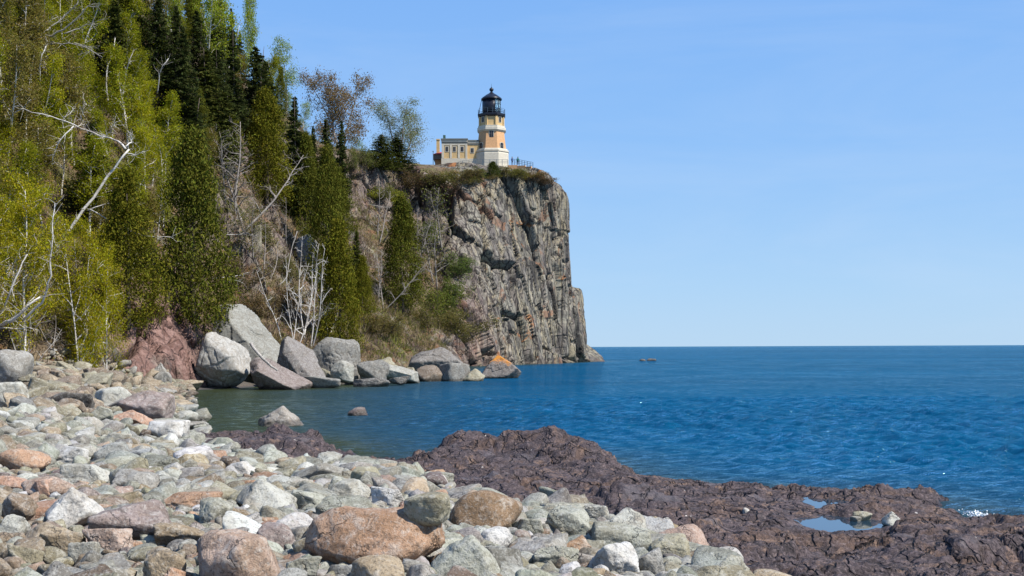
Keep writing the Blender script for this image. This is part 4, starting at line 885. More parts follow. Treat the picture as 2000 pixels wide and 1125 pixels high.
# railings along the brink
def railing(pts, label, h, nposts):
    pts = np.array(pts); R = empty('railing', tuple(pts[0]), label, 'railing'); q = pts - pts[0]
    u = np.linspace(0, len(q) - 1, nposts); pp = np.stack([np.interp(u, np.arange(len(q)), q[:, i]) for i in range(3)], 1)
    for p_ in pp: obj('post', Acc().tube([p_ + (0, 0, -.6), p_ + (0, 0, h)], [.05, .05], 5).mesh('post', m_rail), R)
    for t in (.35, .68, 1.0): obj('rail', Acc().tube(pp + (0, 0, h * t), [.035] * len(pp), 5).mesh('rail', m_rail), R)
railing([at(1005, 321.5, 253), at(1016, 323, 252), at(1028, 325.5, 251), at(1041, 328, 250)], 'blue-grey railing on the cliff brink right of the lighthouse', 1.15, 8)
railing([at(781, 347, 244), at(812, 346, 244), at(846, 342.5, 244), at(872, 334, 245), at(900, 324, 246), at(930, 321, 247), at(965, 321, 248), at(992, 321.5, 249)], 'long dark railing running below the buildings towards the tower foot', 1.0, 18)
PW = Acc(); pts = [at(992, 330, 251.), at(1010, 330.5, 250.8), at(1026, 332, 250.2), at(1038, 334, 249.5)]
for a, b in zip(pts[:-1], pts[1:]):
    d = b - a; ln = np.linalg.norm(d[:2]); PW.box((a + b) / 2 + np.array([0, .3, .3]), (ln + .1, .45, 1.1), math.atan2(d[1], d[0]))
tag(obj('parapet_wall', PW.mesh('parapet_wall', m_or)), 'low tan brick parapet wall under the right railing', 'wall')
# two visitors by the railing
def person(px, Y, coat, legs, label, turn):
    p = at(px, 323, Y); R = empty('person', tuple(p), label, 'person'); R.rotation_euler = (0, 0, turn)
    bm = bmesh.new(); sk = [((0, 0, .95), .15), ((0, 0, 1.15), .14), ((0, 0, 1.38), .17), ((0, 0, 1.50), .06), ((0, -.02, 1.62), .105), ((0, 0, 1.74), .08),
        ((.20, 0, 1.40), .065), ((.27, .02, 1.14), .05), ((.24, -.10, .92), .04), ((-.20, 0, 1.40), .065), ((-.27, .02, 1.14), .05), ((-.24, -.10, .92), .04),
        ((.10, 0, .88), .10), ((.11, -.02, .48), .07), ((.11, 0, .07), .05), ((.11, -.14, .04), .045), ((-.10, 0, .88), .10), ((-.11, .03, .48), .07), ((-.12, .02, .07), .05), ((-.12, -.12, .04), .045)]
    ed = [(0, 1), (1, 2), (2, 3), (3, 4), (4, 5), (2, 6), (6, 7), (7, 8), (2, 9), (9, 10), (10, 11), (0, 12), (12, 13), (13, 14), (14, 15), (0, 16), (16, 17), (17, 18), (18, 19)]
    me = bpy.data.meshes.new('body'); me.from_pydata([s_[0] for s_ in sk], ed, []); o = bpy.data.objects.new('body', me); C.objects.link(o); o.parent = R
    md = o.modifiers.new('skin', 'SKIN'); 
    for i, s_ in enumerate(sk): me.skin_vertices[0].data[i].radius = (s_[1], s_[1] * .85)
    me.skin_vertices[0].data[0].use_root = True; o.modifiers.new('sub', 'SUBSURF').levels = 1
    g = N('clothes_' + label.split()[2]); z = g.n('ShaderNodeTexCoord').outputs['Object']; zz = g.sep(z)[2]
    c = g.mix(g.ramp(zz, .90, .94), legs, coat); c = g.mix(g.ramp(zz, 1.49, 1.51), c, (.45, .28, .20)); g.pbr(c, .8); me.materials.append(g.m)
    obj('hair', Acc().loft([(.10, 1.62), (.118, 1.70), (.10, 1.78), (.04, 1.83)], 10, None, (0, .03, 0)).mesh('hair', m_blk, True), R)
person(1000.5, 252.4, (.03, .06, .16), (.03, .03, .05), 'person in dark blue standing by the tower foot', .4)
person(1011.5, 252.4, (.04, .20, .16), (.04, .07, .10), 'person in green standing at the brink railing', -.3)
# ---MORE3---
# ------------------------------------------------------------------ vegetation
def leafquads(Cn, size, rng, asp=.5, up=None, jit=.35):
    """one diamond leaf (or spray of leaves) per centre"""
    n = len(Cn); a = rng.normal(size=(n, 3))
    if up is not None: a = a * up[1] + np.array(up[0])
    a /= np.linalg.norm(a, axis=1)[:, None] + 1e-9; b = np.cross(a, rng.normal(size=(n, 3))); b /= np.linalg.norm(b, axis=1)[:, None] + 1e-9
    s = (size * rng.uniform(1 - jit, 1 + jit, n))[:, None]
    V = np.stack([Cn - a * s * .5, Cn + b * s * asp * .5, Cn + a * s * .5, Cn - b * s * asp * .5], 1).reshape(-1, 3)
    return V, np.arange(4 * n, dtype=np.int32).reshape(n, 4)
def leafmesh(name, Cn, size, rng, mat, asp=.5, up=None, tint=None):
    V, F = leafquads(Cn, size, rng, asp, up); n = len(Cn)
    c = rng.uniform(.62, 1.3, (n, 1)) * (1 + rng.normal(0, .07, (n, 3)))
    if tint is not None: c = c * tint
    return mesh_np(name, V, F, mat, False, np.clip(np.repeat(c, 4, 0), 0, 3))
def wander(p, d, L, n, rng, jit=.18, trop=.0):
    P = [np.array(p, float)]; d = np.array(d, float); d /= np.linalg.norm(d)
    for i in range(n):
        d = d + rng.normal(0, jit, 3) + np.array([0, 0, trop]); d /= np.linalg.norm(d); P.append(P[-1] + d * L / n)
    return np.array(P), d
def cedar(seed, H=10., R=1.75):
    r = np.random.default_rng(seed); n = 560; t = r.uniform(0.0, 1, n) ** .9; ang = r.uniform(0, 6.28, n)
    prof = np.minimum(1, (t + .16) / .30) ** .8 * (1 - t) ** .62 * 1.22; lob = 1 + .30 * np.sin(ang * 3 + seed) * np.sin(t * 9 + seed) + .16 * r.normal(size=n)
    rad = R * prof * lob * np.sqrt(r.uniform(.30, 1.05, n)); Cc = np.stack([np.cos(ang) * rad, np.sin(ang) * rad, t * H * .985 + .35], 1)
    k = 42; Cl = np.repeat(Cc, k, 0) + r.normal(size=(n * k, 3)) * np.array([.21, .21, .30]); tint = np.repeat(r.uniform(.65, 1.25, n), k)[:, None] * np.array([[1, 1, 1]])
    cr = leafmesh('crown', Cl, .185, r, M['needle'], .38, ((0, 0, 1.), .75), tint)
    P_, _ = wander((0, 0, -1.), (0, 0, 1), H * .98, 6, r, .03); tr_ = Acc().tube(P_, np.linspace(.19, .02, 7), 7).mesh('trunk', M['bark'], True)
    return tr_, cr, H
def spruce(seed, H=12., R=2.1, dens=1.):
    r = np.random.default_rng(seed); Cl = []; A = Acc(); lv = int(30)
    P_, _ = wander((0, 0, -1.), (0, 0, 1), H + 1, 8, r, .012); A.tube(P_, np.linspace(.17, .012, 9), 7)
    for i in range(lv):
        t = (i + .6) / lv; z = H * (.06 + .93 * t); Lr = R * (1 - t) ** .85 * 1.02 + .10
        z0_ = z
        for j in range(int(9 + 4 * (1 - t))):
            z = z0_ + r.uniform(-.6, .6) * H / lv
            if r.random() < .12: continue
            a = r.uniform(0, 6.28); L = Lr * r.uniform(.6, 1.15); n = max(3, int(11 * L / R * dens) + 3); s = np.linspace(.12, 1, n)
            q = np.stack([np.cos(a) * s * L, np.sin(a) * s * L, z - .30 * s * L + .22 * (s * L) ** 2 / max(R, 1)], 1)
            if L > .5: A.tube(q[[0, n // 2, -1]], [.03, .02, .008], 3)
            Cl.append(np.repeat(q, 4, 0) + r.normal(size=(n * 4, 3)) * np.array([.13, .13, .09]) * (.4 + .6 * L / R) - np.array([0, 0, .06]))
    Cl = np.concatenate(Cl); cr = leafmesh('crown', Cl, .30, r, M['needle'], .36, ((0, 0, -.45), .9))
    return A.mesh('trunk', M['bark'], True), cr, H
def broadleaf(seed, H=10., R=2.6, leaves=16, lsize=.2, base=.28, bark='birch', stems=1, lean=.08, twigs=4, droop=.02, clump=.30, tr0=.13, up=.9):
    """stems, limbs and twigs as tapering tubes; leaves in loose clusters along the twigs"""
    r = np.random.default_rng(seed); A = Acc(); tips = []; tw = Acc()
    for s_ in range(stems):
        d0 = np.array([r.normal(0, lean + .16 * (stems > 1)), r.normal(0, lean + .16 * (stems > 1)), 1.])
        S, _ = wander((r.normal(0, .12 * (stems - 1)), r.normal(0, .12 * (stems - 1)), -.8), d0, H * r.uniform(.86, 1.) + .8, 9, r, .07, .03)
        A.tube(S, np.linspace(tr0, .018, 10) * r.uniform(.75, 1.), 7)
        nl = int(26 / stems ** .6)
        for i in range(nl):
            t = base + (1 - base) * (i + r.random()) / nl; f = t * 9; k = min(int(f), 8); p = S[k] + (S[k + 1] - S[k]) * (f - k)
            a = r.uniform(0, 6.28); L = R * (1.15 - t) ** .6 * r.uniform(.55, 1.1); el = r.uniform(.35, up)
            Q, dq = wander(p, (math.cos(a), math.sin(a), el), L, 5, r, .20, .05)
            A.tube(Q, np.linspace(.05 * (1.15 - t) + .012, .008, 6), 4)
            for j in range(twigs):
                f2 = r.uniform(1.2, 4.99); k2 = int(f2); p2 = Q[k2] + (Q[k2 + 1] - Q[k2]) * (f2 - k2); d2 = dq + r.normal(0, .75, 3)
                T, _ = wander(p2, d2, L * r.uniform(.25, .5), 3, r, .25, -droop); tw.tube(T, [.013, .010, .007, .004], 3)
                for q in T[1:]: tips.append(q)
            tips.append(Q[-1]); tips.append(Q[-2])
    tips = np.array(tips); me_t = None
    n = len(A.V); A.V += tw.V; A.F += [tuple(i + A.n for i in f) for f in tw.F]; A.n += tw.n
    tr_ = A.mesh('trunk', M[bark], True)
    if leaves:
        Cl = np.repeat(tips, leaves, 0) + r.normal(size=(len(tips) * leaves, 3)) * clump
        tint = np.repeat(r.uniform(.7, 1.25, len(tips)), leaves)[:, None] * np.ones((1, 3)); me_t = leafmesh('crown', Cl, lsize, r, M['leaf'], .6, None, tint)
    return tr_, me_t, H
KIND = {'cedar': [cedar(s) for s in (1, 2, 3, 4)], 'spruce': [spruce(11), spruce(12, 12, 1.7), spruce(13, 12, 2.6), spruce(14, 12, 1.35)],
        'birch': [broadleaf(21, 10, 2.5, 22, .145), broadleaf(22, 10, 2.9, 20, .145, .35), broadleaf(23, 10, 2.2, 20, .14, .22, stems=2), broadleaf(24, 10, 2.7, 19, .15, .4, lean=.2)],
        'aspen': [broadleaf(31, 10, 2.2, 12, .14, .35), broadleaf(32, 10, 2.4, 11, .14, .42)],
        'sparse': [broadleaf(41, 10, 4.2, 12, .18, .16, 'greybark', 3, .10, 10, .01, .40, .17), broadleaf(47, 10, 3.6, 9, .15, .14, 'greybark', 3, .02, 12, .01, .40, .15)],
        'bare': [broadleaf(51, 8, 2.3, 0, .1, .22, 'greybark', 3, .12, 6, .0, .3, .10), broadleaf(52, 8, 2.0, 0, .1, .25, 'birch', 4, .12, 5, .0, .3, .09), broadleaf(53, 8, 2.5, 1, .16, .2, 'greybark', 2, .2, 6, 0, .3, .11)],
        'shrub': [broadleaf(61, 3, 1.5, 5, .15, .1, 'bark', 6, .3, 4, 0, .22, .035), broadleaf(62, 3, 1.5, 7, .15, .1, 'bark', 7, .35, 3, 0, .25, .035)]}
CATS = {'cedar': 'cedar tree', 'spruce': 'spruce tree', 'birch': 'birch tree', 'aspen': 'aspen tree', 'sparse': 'tree', 'bare': 'bare tree', 'shrub': 'shrub'}
NMS = {'cedar': 'cedar_tree', 'spruce': 'spruce_tree', 'birch': 'birch_tree', 'aspen': 'aspen_tree', 'sparse': 'bare_crowned_tree', 'bare': 'leafless_tree', 'shrub': 'shrub'}
tg = np.random.default_rng(77)
TREES = []; TREELM = []
def place(kind, p, h, color, label=None, wide=1., var=None, lm=None, rot=None, tilt=(0, 0)):
    v = KIND[kind][int(tg.integers(len(KIND[kind]))) if var is None else var]
    R = empty(NMS[kind], tuple(p), label, CATS[kind]); s = h / v[2]; R.scale = (s * wide, s * wide, s); R.rotation_euler = (tilt[0], tilt[1], tg.uniform(0, 6.28) if rot is None else rot)
    obj('trunk', v[0], R)
    if v[1] is not None: obj('crown', v[1], R, (0, 0, 0), color)
    px, py = proj(np.array(p) + np.array([0, 0, h * .5]))
    TREES.append((R, kind, px, py, p, h, wide))
    if lm: TREELM.append((px, py, lm))
    return R
def by_px(kind, px, base, top, color, label=None, wpx=None, var=None, lm=None, Y=None, dy=0., tilt=(0, 0)):
    if Y is None: p = hill_hit(px, base)
    else: p = hill_down(at(px, base, Y)[0], Y)
    if p is None: p = hill_down(at(px, base, 200)[0], 200)
    p = p.copy(); p[1] += dy; zt = at(px, top, p[1])[2]; h = max(zt - p[2], 1.)
    wide = 1.
    if wpx: nat = {'cedar': 3.5 / 10, 'spruce': 3.2 / 12, 'birch': 5.2 / 10, 'aspen': 4. / 10, 'sparse': 5.6 / 10, 'bare': 4.6 / 8, 'shrub': 3. / 3}[kind]; wide = (wpx / FPX * p[1]) / (nat * h)
    return place(kind, p, h, color, label, wide, var, lm, None, tilt)
YG, YG2, LG, BG_, CE, CE2, SP, SP2 = (.31, .30, .018), (.24, .245, .018), (.22, .28, .05), (.21, .175, .05), (.125, .120, .014), (.098, .102, .016), (.042, .052, .016), (.060, .068, .016)
# the trees one can tell apart, at their places in the photograph (px, foot, top)
by_px('cedar', 250, 640, 345, CE, 'dense dark cedar overhanging the red bank behind the yellow birch', 118, 0, 'cedar over the red bank')
by_px('cedar', 378, 640, 272, CE2, 'broad tall cedar above the huge pale grey boulder', 138, 1, 'broad cedar above the pale boulder')
by_px('cedar', 662, 700, 440, CE, 'big bushy cedar standing behind the broad grey shore boulder', 84, 2, 'bushy cedar at the shore')
by_px('cedar', 640, 585, 300, CE2, 'slender cedar on the slope just above the bushy shore cedar', 70, 3, 'slender cedar up the slope')
by_px('cedar', 708, 622, 505, CE, 'small cedar right of the bushy shore cedar', 42, 0)
by_px('spruce', 697, 600, 450, SP2, 'small dark spruce behind the small cedar by the shore', 48, 1)
by_px('cedar', 786, 602, 392, CE2, 'lone conical cedar on the brown slope left of the cliff face', 78, 2, 'lone conical cedar')
by_px('cedar', 520, 400, 185, CE, 'olive cedar on the ridge left of the spire-topped spruce', 92, 1, 'olive ridge cedar')
by_px('spruce', 576, 430, 190, SP, 'dark spruce with a thin spire top against the sky', 80, 3, 'spire-topped spruce')
by_px('cedar', 598, 470, 270, CE2, 'dark green cedar right below the spire-topped spruce', 62, 3)
by_px('spruce', 612, 400, 246, SP, 'narrow spruce, leftmost of three on the ledge right of the ridge', 40, 3)
by_px('spruce', 638, 420, 232, SP, 'narrow spruce, middle of three on the ledge below the brown-crowned tree', 54, 1, 'middle ledge spruce')
by_px('spruce', 668, 420, 236, SP, 'narrow spruce, rightmost of three on the ledge below the brown-crowned tree', 50, 3)
by_px('cedar', 655, 470, 330, CE2, 'cedar on the ledge below the three narrow spruces', 66, 0)
by_px('spruce', 745, 335, 262, SP2, 'round dark fir on the brink, left of a pair beside the grey-green tree', 60, 2, 'dark fir on the brink')
by_px('spruce', 775, 335, 268, SP, 'round dark fir on the brink, right of a pair beside the grey-green tree', 62, 2)
by_px('sparse', 665, 330, 135, (.21, .145, .075), 'large brown-crowned tree with thin spring foliage on the skyline', 84, 0, 'brown-crowned skyline tree', Y=222)
by_px('sparse', 786, 335, 204, (.20, .22, .13), 'sparse grey-green tree on the skyline left of the buildings', 98, 1, 'grey-green skyline tree', Y=238)
by_px('aspen', 558, 260, 76, LG, 'thin light-green aspen on the skyline above the spire-topped spruce', 70, 0, 'light-green skyline aspen', Y=190)
by_px('aspen', 540, 240, 110, LG, 'paler aspen leaning on the left of the skyline aspen', 56, 1, None, Y=188)
by_px('aspen', 592, 270, 195, LG, 'small light-green aspen on the skyline right of the spire-topped spruce', 36, 0, None, Y=205)
by_px('aspen', 700, 330, 268, LG, 'short light-green aspen between the skyline trees', 44, 1, None, Y=228)
by_px('birch', 440, 190, -50, (.27, .31, .03), 'tall bright yellow-green birch with white trunk at the top of the ridge', 110, 0, 'bright ridge birch')
by_px('birch', 405, 150, -70, (.25, .29, .03), 'bright yellow-green birch just left of the tall ridge birch', 90, 2)
by_px('birch', 490, 160, -20, (.24, .29, .03), 'yellow-green birch on the skyline right of the tall ridge birch', 60, 1)
for k, (px, b_, t_, w_, c_) in enumerate([(500, 270, 90, 84, SP), (455, 260, 60, 70, SP), (405, 300, 95, 96, SP2), (358, 300, 50, 80, SP), (335, 320, 120, 90, SP), (310, 190, -10, 76, SP), (268, 170, -30, 80, SP), (225, 200, -20, 84, SP2), (185, 160, -40, 76, SP),
        (440, 330, 180, 90, SP2), (375, 360, 190, 100, SP), (180, 430, 240, 90, SP), (385, 200, 20, 60, SP), (520, 250, 120, 60, SP2), (425, 250, 95, 56, SP), (345, 200, 10, 60, SP)]):
    by_px('spruce', px, b_, t_, c_, None, w_)
for k, (px, b_, t_, w_, c_, vv) in enumerate([(250, 330, 90, 120, YG2, 0), (290, 390, 190, 110, YG, 1), (310, 470, 270, 80, YG2, 2), (215, 300, 60, 120, YG2, 3), (150, 330, 90, 130, BG_, 1), (100, 260, 20, 140, BG_, 0), (60, 380, 130, 140, YG2, 3), (15, 330, 60, 140, BG_, 2),
        (170, 480, 270, 130, YG2, 0), (90, 470, 230, 140, BG_, 1), (20, 480, 240, 140, YG2, 3), (40, 200, -60, 130, BG_, 0), (130, 180, -70, 120, YG2, 2), (310, 250, 60, 90, YG2, 1), (250, 170, -40, 90, YG2, 0), (345, 130, -50, 80, (.2, .24, .03), 1), (270, 470, 330, 90, YG, 3), (-50, 300, 40, 140, YG2, 1), (-60, 480, 220, 150, BG_, 0), (-70, 150, -60, 140, BG_, 3),
        (500, 340, 215, 90, (.12, .11, .03), 2), (540, 400, 250, 70, (.13, .11, .03), 1)]):
    by_px('birch', px, b_, t_, c_, None, w_, vv)
# near yellow birches at the foot of the slope
KIND['nearbirch'] = [broadleaf(71, 10, 3.3, 30, .105, .16, twigs=6, lean=.12, clump=.26, tr0=.14), broadleaf(72, 10, 3.0, 28, .105, .18, twigs=6, lean=.2, clump=.26, stems=2, tr0=.12)]
CATS['nearbirch'] = 'birch tree'; NMS['nearbirch'] = 'birch_tree'
def near(px, b_, t_, Y, c_, w_, vv, label, lm=None, tilt=(0, 0)):
    p = at(px, b_, Y); g_ = hill_down(p[0], Y); p[2] = g_[2] if g_ is not None and abs(g_[2] - p[2]) < 6 else p[2]
    h = at(px, t_, Y)[2] - p[2]; return place('nearbirch', p, h, c_, label, (w_ / FPX * Y) / (.62 * h), vv, lm, None, tilt)
near(45, 690, 325, 76, (.33, .295, .018), 210, 0, 'brightest yellow birch in front at the left, its trunk at the foot of the slope', 'bright yellow left birch')
near(150, 690, 395, 80, (.31, .28, .018), 170, 1, 'yellow birch spreading over the tan rubble, right of the brightest one')
near(-40, 700, 360, 72, (.29, .26, .02), 190, 1, 'yellow birch at the far left edge of the picture')
near(205, 640, 470, 84, (.33, .30, .018), 110, 0, 'small yellow birch hanging in front of the cedar over the red bank')
# leafless trees and shrubs on the slope
for px, b_, t_, w_, vv, lb in [(470, 440, 225, 150, 0, 'grey leafless tree on the slope right of the broad cedar'), (445, 400, 240, 110, 2, 'leafless grey tree beside the broad cedar, behind the larger one'), (600, 670, 440, 90, 1, 'clump of thin white leafless birch stems on the slope by the shore'), (575, 680, 480, 70, 1, 'smaller clump of white leafless stems left of the larger clump'), (640, 660, 520, 70, 1, 'thin white leaning stems against the bushy cedar'),
        (520, 560, 430, 90, 0, 'leafless bush on the slope above the sloping grey slab'), (490, 500, 380, 90, 2, 'grey leafless tree above the leafless bush'), (745, 600, 480, 80, 0, 'brown leafless tree left of the lone conical cedar'), (850, 560, 420, 90, 2, 'sparse greenish tree against the left of the cliff face'), (860, 480, 350, 90, 2, 'upper sparse tree against the left of the cliff face'), (815, 520, 400, 70, 0, 'leafless tree right behind the lone conical cedar'), (740, 470, 360, 80, 0, 'leafless tree under the brown cliff'), (110, 700, 610, 90, 0, 'purple-grey leafless bush on the bank behind the tan rubble'), (50, 720, 620, 60, 1, 'grey leafless stems beside the left-edge boulder'), (560, 480, 380, 60, 0, 'leafless shrub below the dark green cedar')]:
    by_px('bare', px, b_, t_, (.16, .17, .05), lb, w_, vv)
shr = []
for px, b_, t_, w_, c_ in [(858, 362, 340, 60, (.13, .12, .04)), (885, 356, 333, 56, (.15, .13, .05)), (912, 350, 331, 50, (.13, .10, .05)), (935, 348, 328, 44, (.11, .12, .03)), (990, 344, 324, 50, (.14, .12, .04)), (1008, 347, 329, 40, (.15, .14, .04)), (1032, 352, 336, 50, (.16, .10, .06)), (1060, 362, 345, 44, (.13, .09, .06)), (840, 372, 338, 60, (.11, .08, .05)), (800, 365, 335, 60, (.12, .09, .05)), (870, 392, 360, 50, (.10, .07, .05)), (722, 330, 296, 50, (.12, .13, .04)), (705, 322, 290, 40, (.14, .15, .05)), (690, 330, 300, 30, (.13, .14, .05)),
        (775, 400, 372, 70, (.25, .26, .04)), (740, 390, 362, 50, (.14, .15, .04)), (850, 620, 560, 70, (.15, .17, .04)), (880, 650, 600, 70, (.16, .14, .05)), (820, 640, 600, 60, (.13, .12, .04)), (730, 650, 610, 70, (.16, .13, .05)), (870, 590, 540, 50, (.12, .15, .04)), (905, 670, 630, 50, (.14, .12, .05)), (770, 660, 620, 60, (.15, .13, .05)), (560, 600, 560, 60, (.14, .1, .05)), (500, 620, 575, 60, (.14, .1, .05)), (455, 560, 500, 60, (.13, .1, .05)), (700, 560, 520, 50, (.14, .12, .04)), (840, 470, 430, 60, (.16, .19, .05)), (880, 540, 490, 50, (.13, .17, .05)), (520, 470, 430, 60, (.15, .14, .04)), (560, 540, 500, 50, (.14, .13, .05)), (300, 620, 585, 50, (.13, .09, .05)), (60, 660, 600, 80, (.17, .15, .03)), (150, 690, 630, 80, (.15, .12, .05)), (130, 640, 570, 90, (.22, .2, .03))]:
    by_px('shrub', px, b_, t_, c_, None, w_); 
R = by_px('cedar', 963, 348, 317, (.07, .085, .02), 'small green bush-like cedar on the brink in front of the lighthouse base', 28, 2, 'small cedar by the lighthouse')
# fill: the rest of the wood, on the slope and along the skyline
FZ = [(-150, -20), (500, -20), (560, 160), (560, 260), (470, 330), (330, 420), (300, 560), (-150, 620)]
cnt = 0; taken = [(t[4][0], t[4][1], t[4][2]) for t in TREES]
for _ in range(5000):
    px, py = tg.uniform(-150, 560), tg.uniform(-30, 610)
    if not inpoly(np.array(px), np.array(py), FZ): continue
    p = hill_hit(px, py)
    if p is None: continue
    if min(math.dist(p, q) for q in taken) < 2.6: continue
    taken.append(tuple(p)); cnt += 1
    dark = 1 / (1 + math.exp(-(px - 330) / 50 - (160 - py) / 160)); u = tg.random()
    if u < .50 * dark: k_, h_, c_ = 'spruce', tg.uniform(6, 10), (SP, SP2)[tg.integers(2)]
    elif u < .50 * dark + .10: k_, h_, c_ = 'cedar', tg.uniform(5, 8), CE2
    else: k_, h_, c_ = 'birch', tg.uniform(5, 9), [YG, YG2, YG2, YG2, BG_][tg.integers(5)]
    place(k_, p, h_, np.array(c_) * tg.uniform(.8, 1.15), None, tg.uniform(.8, 1.1))
    if cnt > 95: break
for px in np.linspace(-200, 560, 26):                       # behind the brow
    Y = np.interp(px, [-200, 50, 265, 370, 470, 560], [100, 118, 136, 150, 170, 190]) + tg.uniform(0, 8); x_ = at(px, 100, Y)[0]; p = hill_down(x_, Y)
    if p is None: continue
    k_ = 'spruce' if tg.random() < .45 else 'aspen' if px > 380 else 'birch'
    place(k_, p, tg.uniform(6, 10) if px < 480 else tg.uniform(4, 6), {'spruce': SP, 'aspen': LG, 'birch': YG2}[k_], None, tg.uniform(.8, 1.1))
ADJ = {'cedar': 'olive green', 'spruce': 'dark green', 'birch': 'yellow-green', 'aspen': 'light-green', 'shrub': 'low', 'bare': 'leafless', 'sparse': 'sparse'}
NOUN = {'cedar': 'cedar', 'spruce': 'spruce', 'birch': 'birch', 'aspen': 'aspen', 'shrub': 'shrub', 'bare': 'tree', 'sparse': 'tree'}
GRP = {'cedar': 'cedars on the slope', 'spruce': 'spruces on the slope', 'birch': 'birches on the slope', 'aspen': 'aspens on the skyline', 'shrub': 'shrubs on the slope and brink', 'bare': 'leafless trees on the slope', 'sparse': 'skyline trees', 'nearbirch': 'birches on the slope'}
LMS = TREELM + [(960, 250, 'lighthouse'), (430, 700, 'huge pale grey boulder'), (1000, 500, 'cliff face'), (855, 715, 'dark-faced boulder'), (898, 300, 'fog building')]
for kd in NOUN:
    it = []
    for R, k_, px, py, p, h, wd in TREES:
        R['group'] = GRP[k_]
        if k_ == kd and 'label' not in R: 
            adj = ADJ[kd]
            if kd in ('spruce', 'cedar'): adj = ('narrow ' if wd < .9 else 'broad ') + adj
            if kd == 'birch': 
                c_ = [c for c in R.children if c.name.startswith('crown')][0].color; adj = 'brownish' if c_[0] > c_[1] * 1.15 else 'bright yellow-green' if c_[0] > .24 else 'duller yellow-green'
            if kd == 'shrub':
                c_ = [c for c in R.children if c.name.startswith('crown')][0].color; adj = 'low greenish' if c_[1] > c_[0] else 'low brownish'
            it.append((R, adj, px, py))
    autolabel(it, LMS, NOUN[kd], ('left of', 'right of', 'above', 'below'), GRP[kd])
# ---- dead and leaning white trunks
def limb(name, lines, mat, label, cat, Y):
    A = Acc()
    for pts, r0, r1 in lines:
        q = np.array(pts, float); n = max(6, len(q) * 3); u = np.linspace(0, len(q) - 1, n); q = np.stack([np.interp(u, np.arange(len(q)), q[:, i]) for i in range(2)], 1)
        w_ = np.array([at(a, b, Y) for a, b in q]); w_[:, 1] += .8 * np.sin(np.linspace(0, 3, n) + pts[0][0]); w_ += tg.normal(0, .035, w_.shape); A.tube(w_, np.linspace(r0, r1, n), 6)
        if len(pts) > 2:
            for _ in range(2 * n):
                k_ = int(tg.integers(n // 4, n)); d_ = (w_[min(k_ + 1, n - 1)] - w_[k_ - 1]); d_ = d_ / (np.linalg.norm(d_) + 1e-6) + tg.normal(0, .75, 3)
                T_, _d = wander(w_[k_], d_, tg.uniform(.3, 1.3), 4, tg, .25, .03); A.tube(T_, np.linspace(.016, .004, 5), 3)
    V = np.concatenate(A.V); o0 = V[0].copy(); A.V = [V - o0]; return tag(obj(name, A.mesh(name, mat, True), None, tuple(o0)), label, cat)
Yl = hill_hit(150, 470)[1] - 6.5
limb('leaning_birch', [([(55, 590), (80, 535), (150, 430), (200, 350), (245, 288)], .17, .075), ([(245, 290), (225, 272), (190, 262), (150, 245), (100, 226), (44, 212)], .085, .03), ([(245, 288), (250, 270), (252, 258)], .06, .02), ([(240, 297), (265, 300), (296, 296)], .05, .015), ([(190, 262), (215, 258), (230, 246)], .035, .012), ([(148, 247), (120, 285), (100, 320)], .055, .02), ([(130, 240), (138, 225), (136, 210)], .03, .01), ([(165, 258), (160, 235), (172, 212)], .03, .01), ([(215, 345), (240, 352), (262, 378), (276, 398)], .04, .012), ([(170, 410), (230, 385), (275, 360)], .05, .015), ([(180, 410), (235, 440), (285, 462), (330, 460)], .045, .012)], M['birch'], 'leaning white birch trunk with bare crooked branches across the left slope', 'birch tree', Yl)
Yl = hill_hit(110, 150)[1] - 5
limb('dead_branches', [([(46, 94), (75, 75), (110, 66), (150, 45), (178, 18), (198, 18)], .10, .02), ([(75, 75), (95, 50), (125, 22), (150, 0)], .07, .02), ([(80, 68), (92, 45), (104, 28)], .04, .012), ([(120, 62), (160, 46), (208, 38)], .05, .015), ([(46, 94), (90, 86), (135, 86), (170, 95), (205, 116)], .07, .02), ([(150, 86), (174, 90), (166, 98)], .03, .01)], M['deadwood'], 'white dead branches fanning out at the upper left of the wooded slope', 'branch', Yl)
for pts, lb in [([(65, 212), (78, 160), (84, 130), (96, 95)], 'short white birch trunk left, above the leaning birch'), ([(217, 225), (213, 150), (226, 75)], 'upright white trunk in the middle of the left wood'), ([(228, 228), (245, 150), (264, 108)], 'grey-white trunk slanting beside the upright white trunk'), ([(304, 182), (314, 146), (333, 118)], 'short forked white trunk right of the slanting trunk'), ([(434, 162), (450, 115), (468, 50)], 'white trunk leaning under the tall ridge birch'), ([(304, 60), (310, 30), (316, -5)], 'thin white trunk at the top of the wood'), ([(46, 52), (54, 22), (60, -5)], 'thick white trunk at the top left corner')]:
    Yl = hill_hit(pts[0][0], pts[0][1])[1] - 3.5; limb('bare_birch', [(pts, .085, .03)], M['birch'], lb, 'birch tree', Yl)
for pts, lb, r_ in [([(-10, 640), (40, 622), (85, 580)], 'thick white birch limb low at the left edge', .13), ([(-10, 618), (10, 605), (38, 560), (58, 500)], 'white limb curving up at the left edge', .08), ([(40, 625), (85, 585), (105, 540), (113, 450), (116, 400)], 'slim white birch stem rising through the yellow leaves', .07), ([(0, 642), (40, 640), (70, 640)], 'thin white branch lying over the left bank', .03)]:
    limb('fallen_limb', [(pts, r_, r_ * .4)], M['birch'], lb, 'branch', 71.)
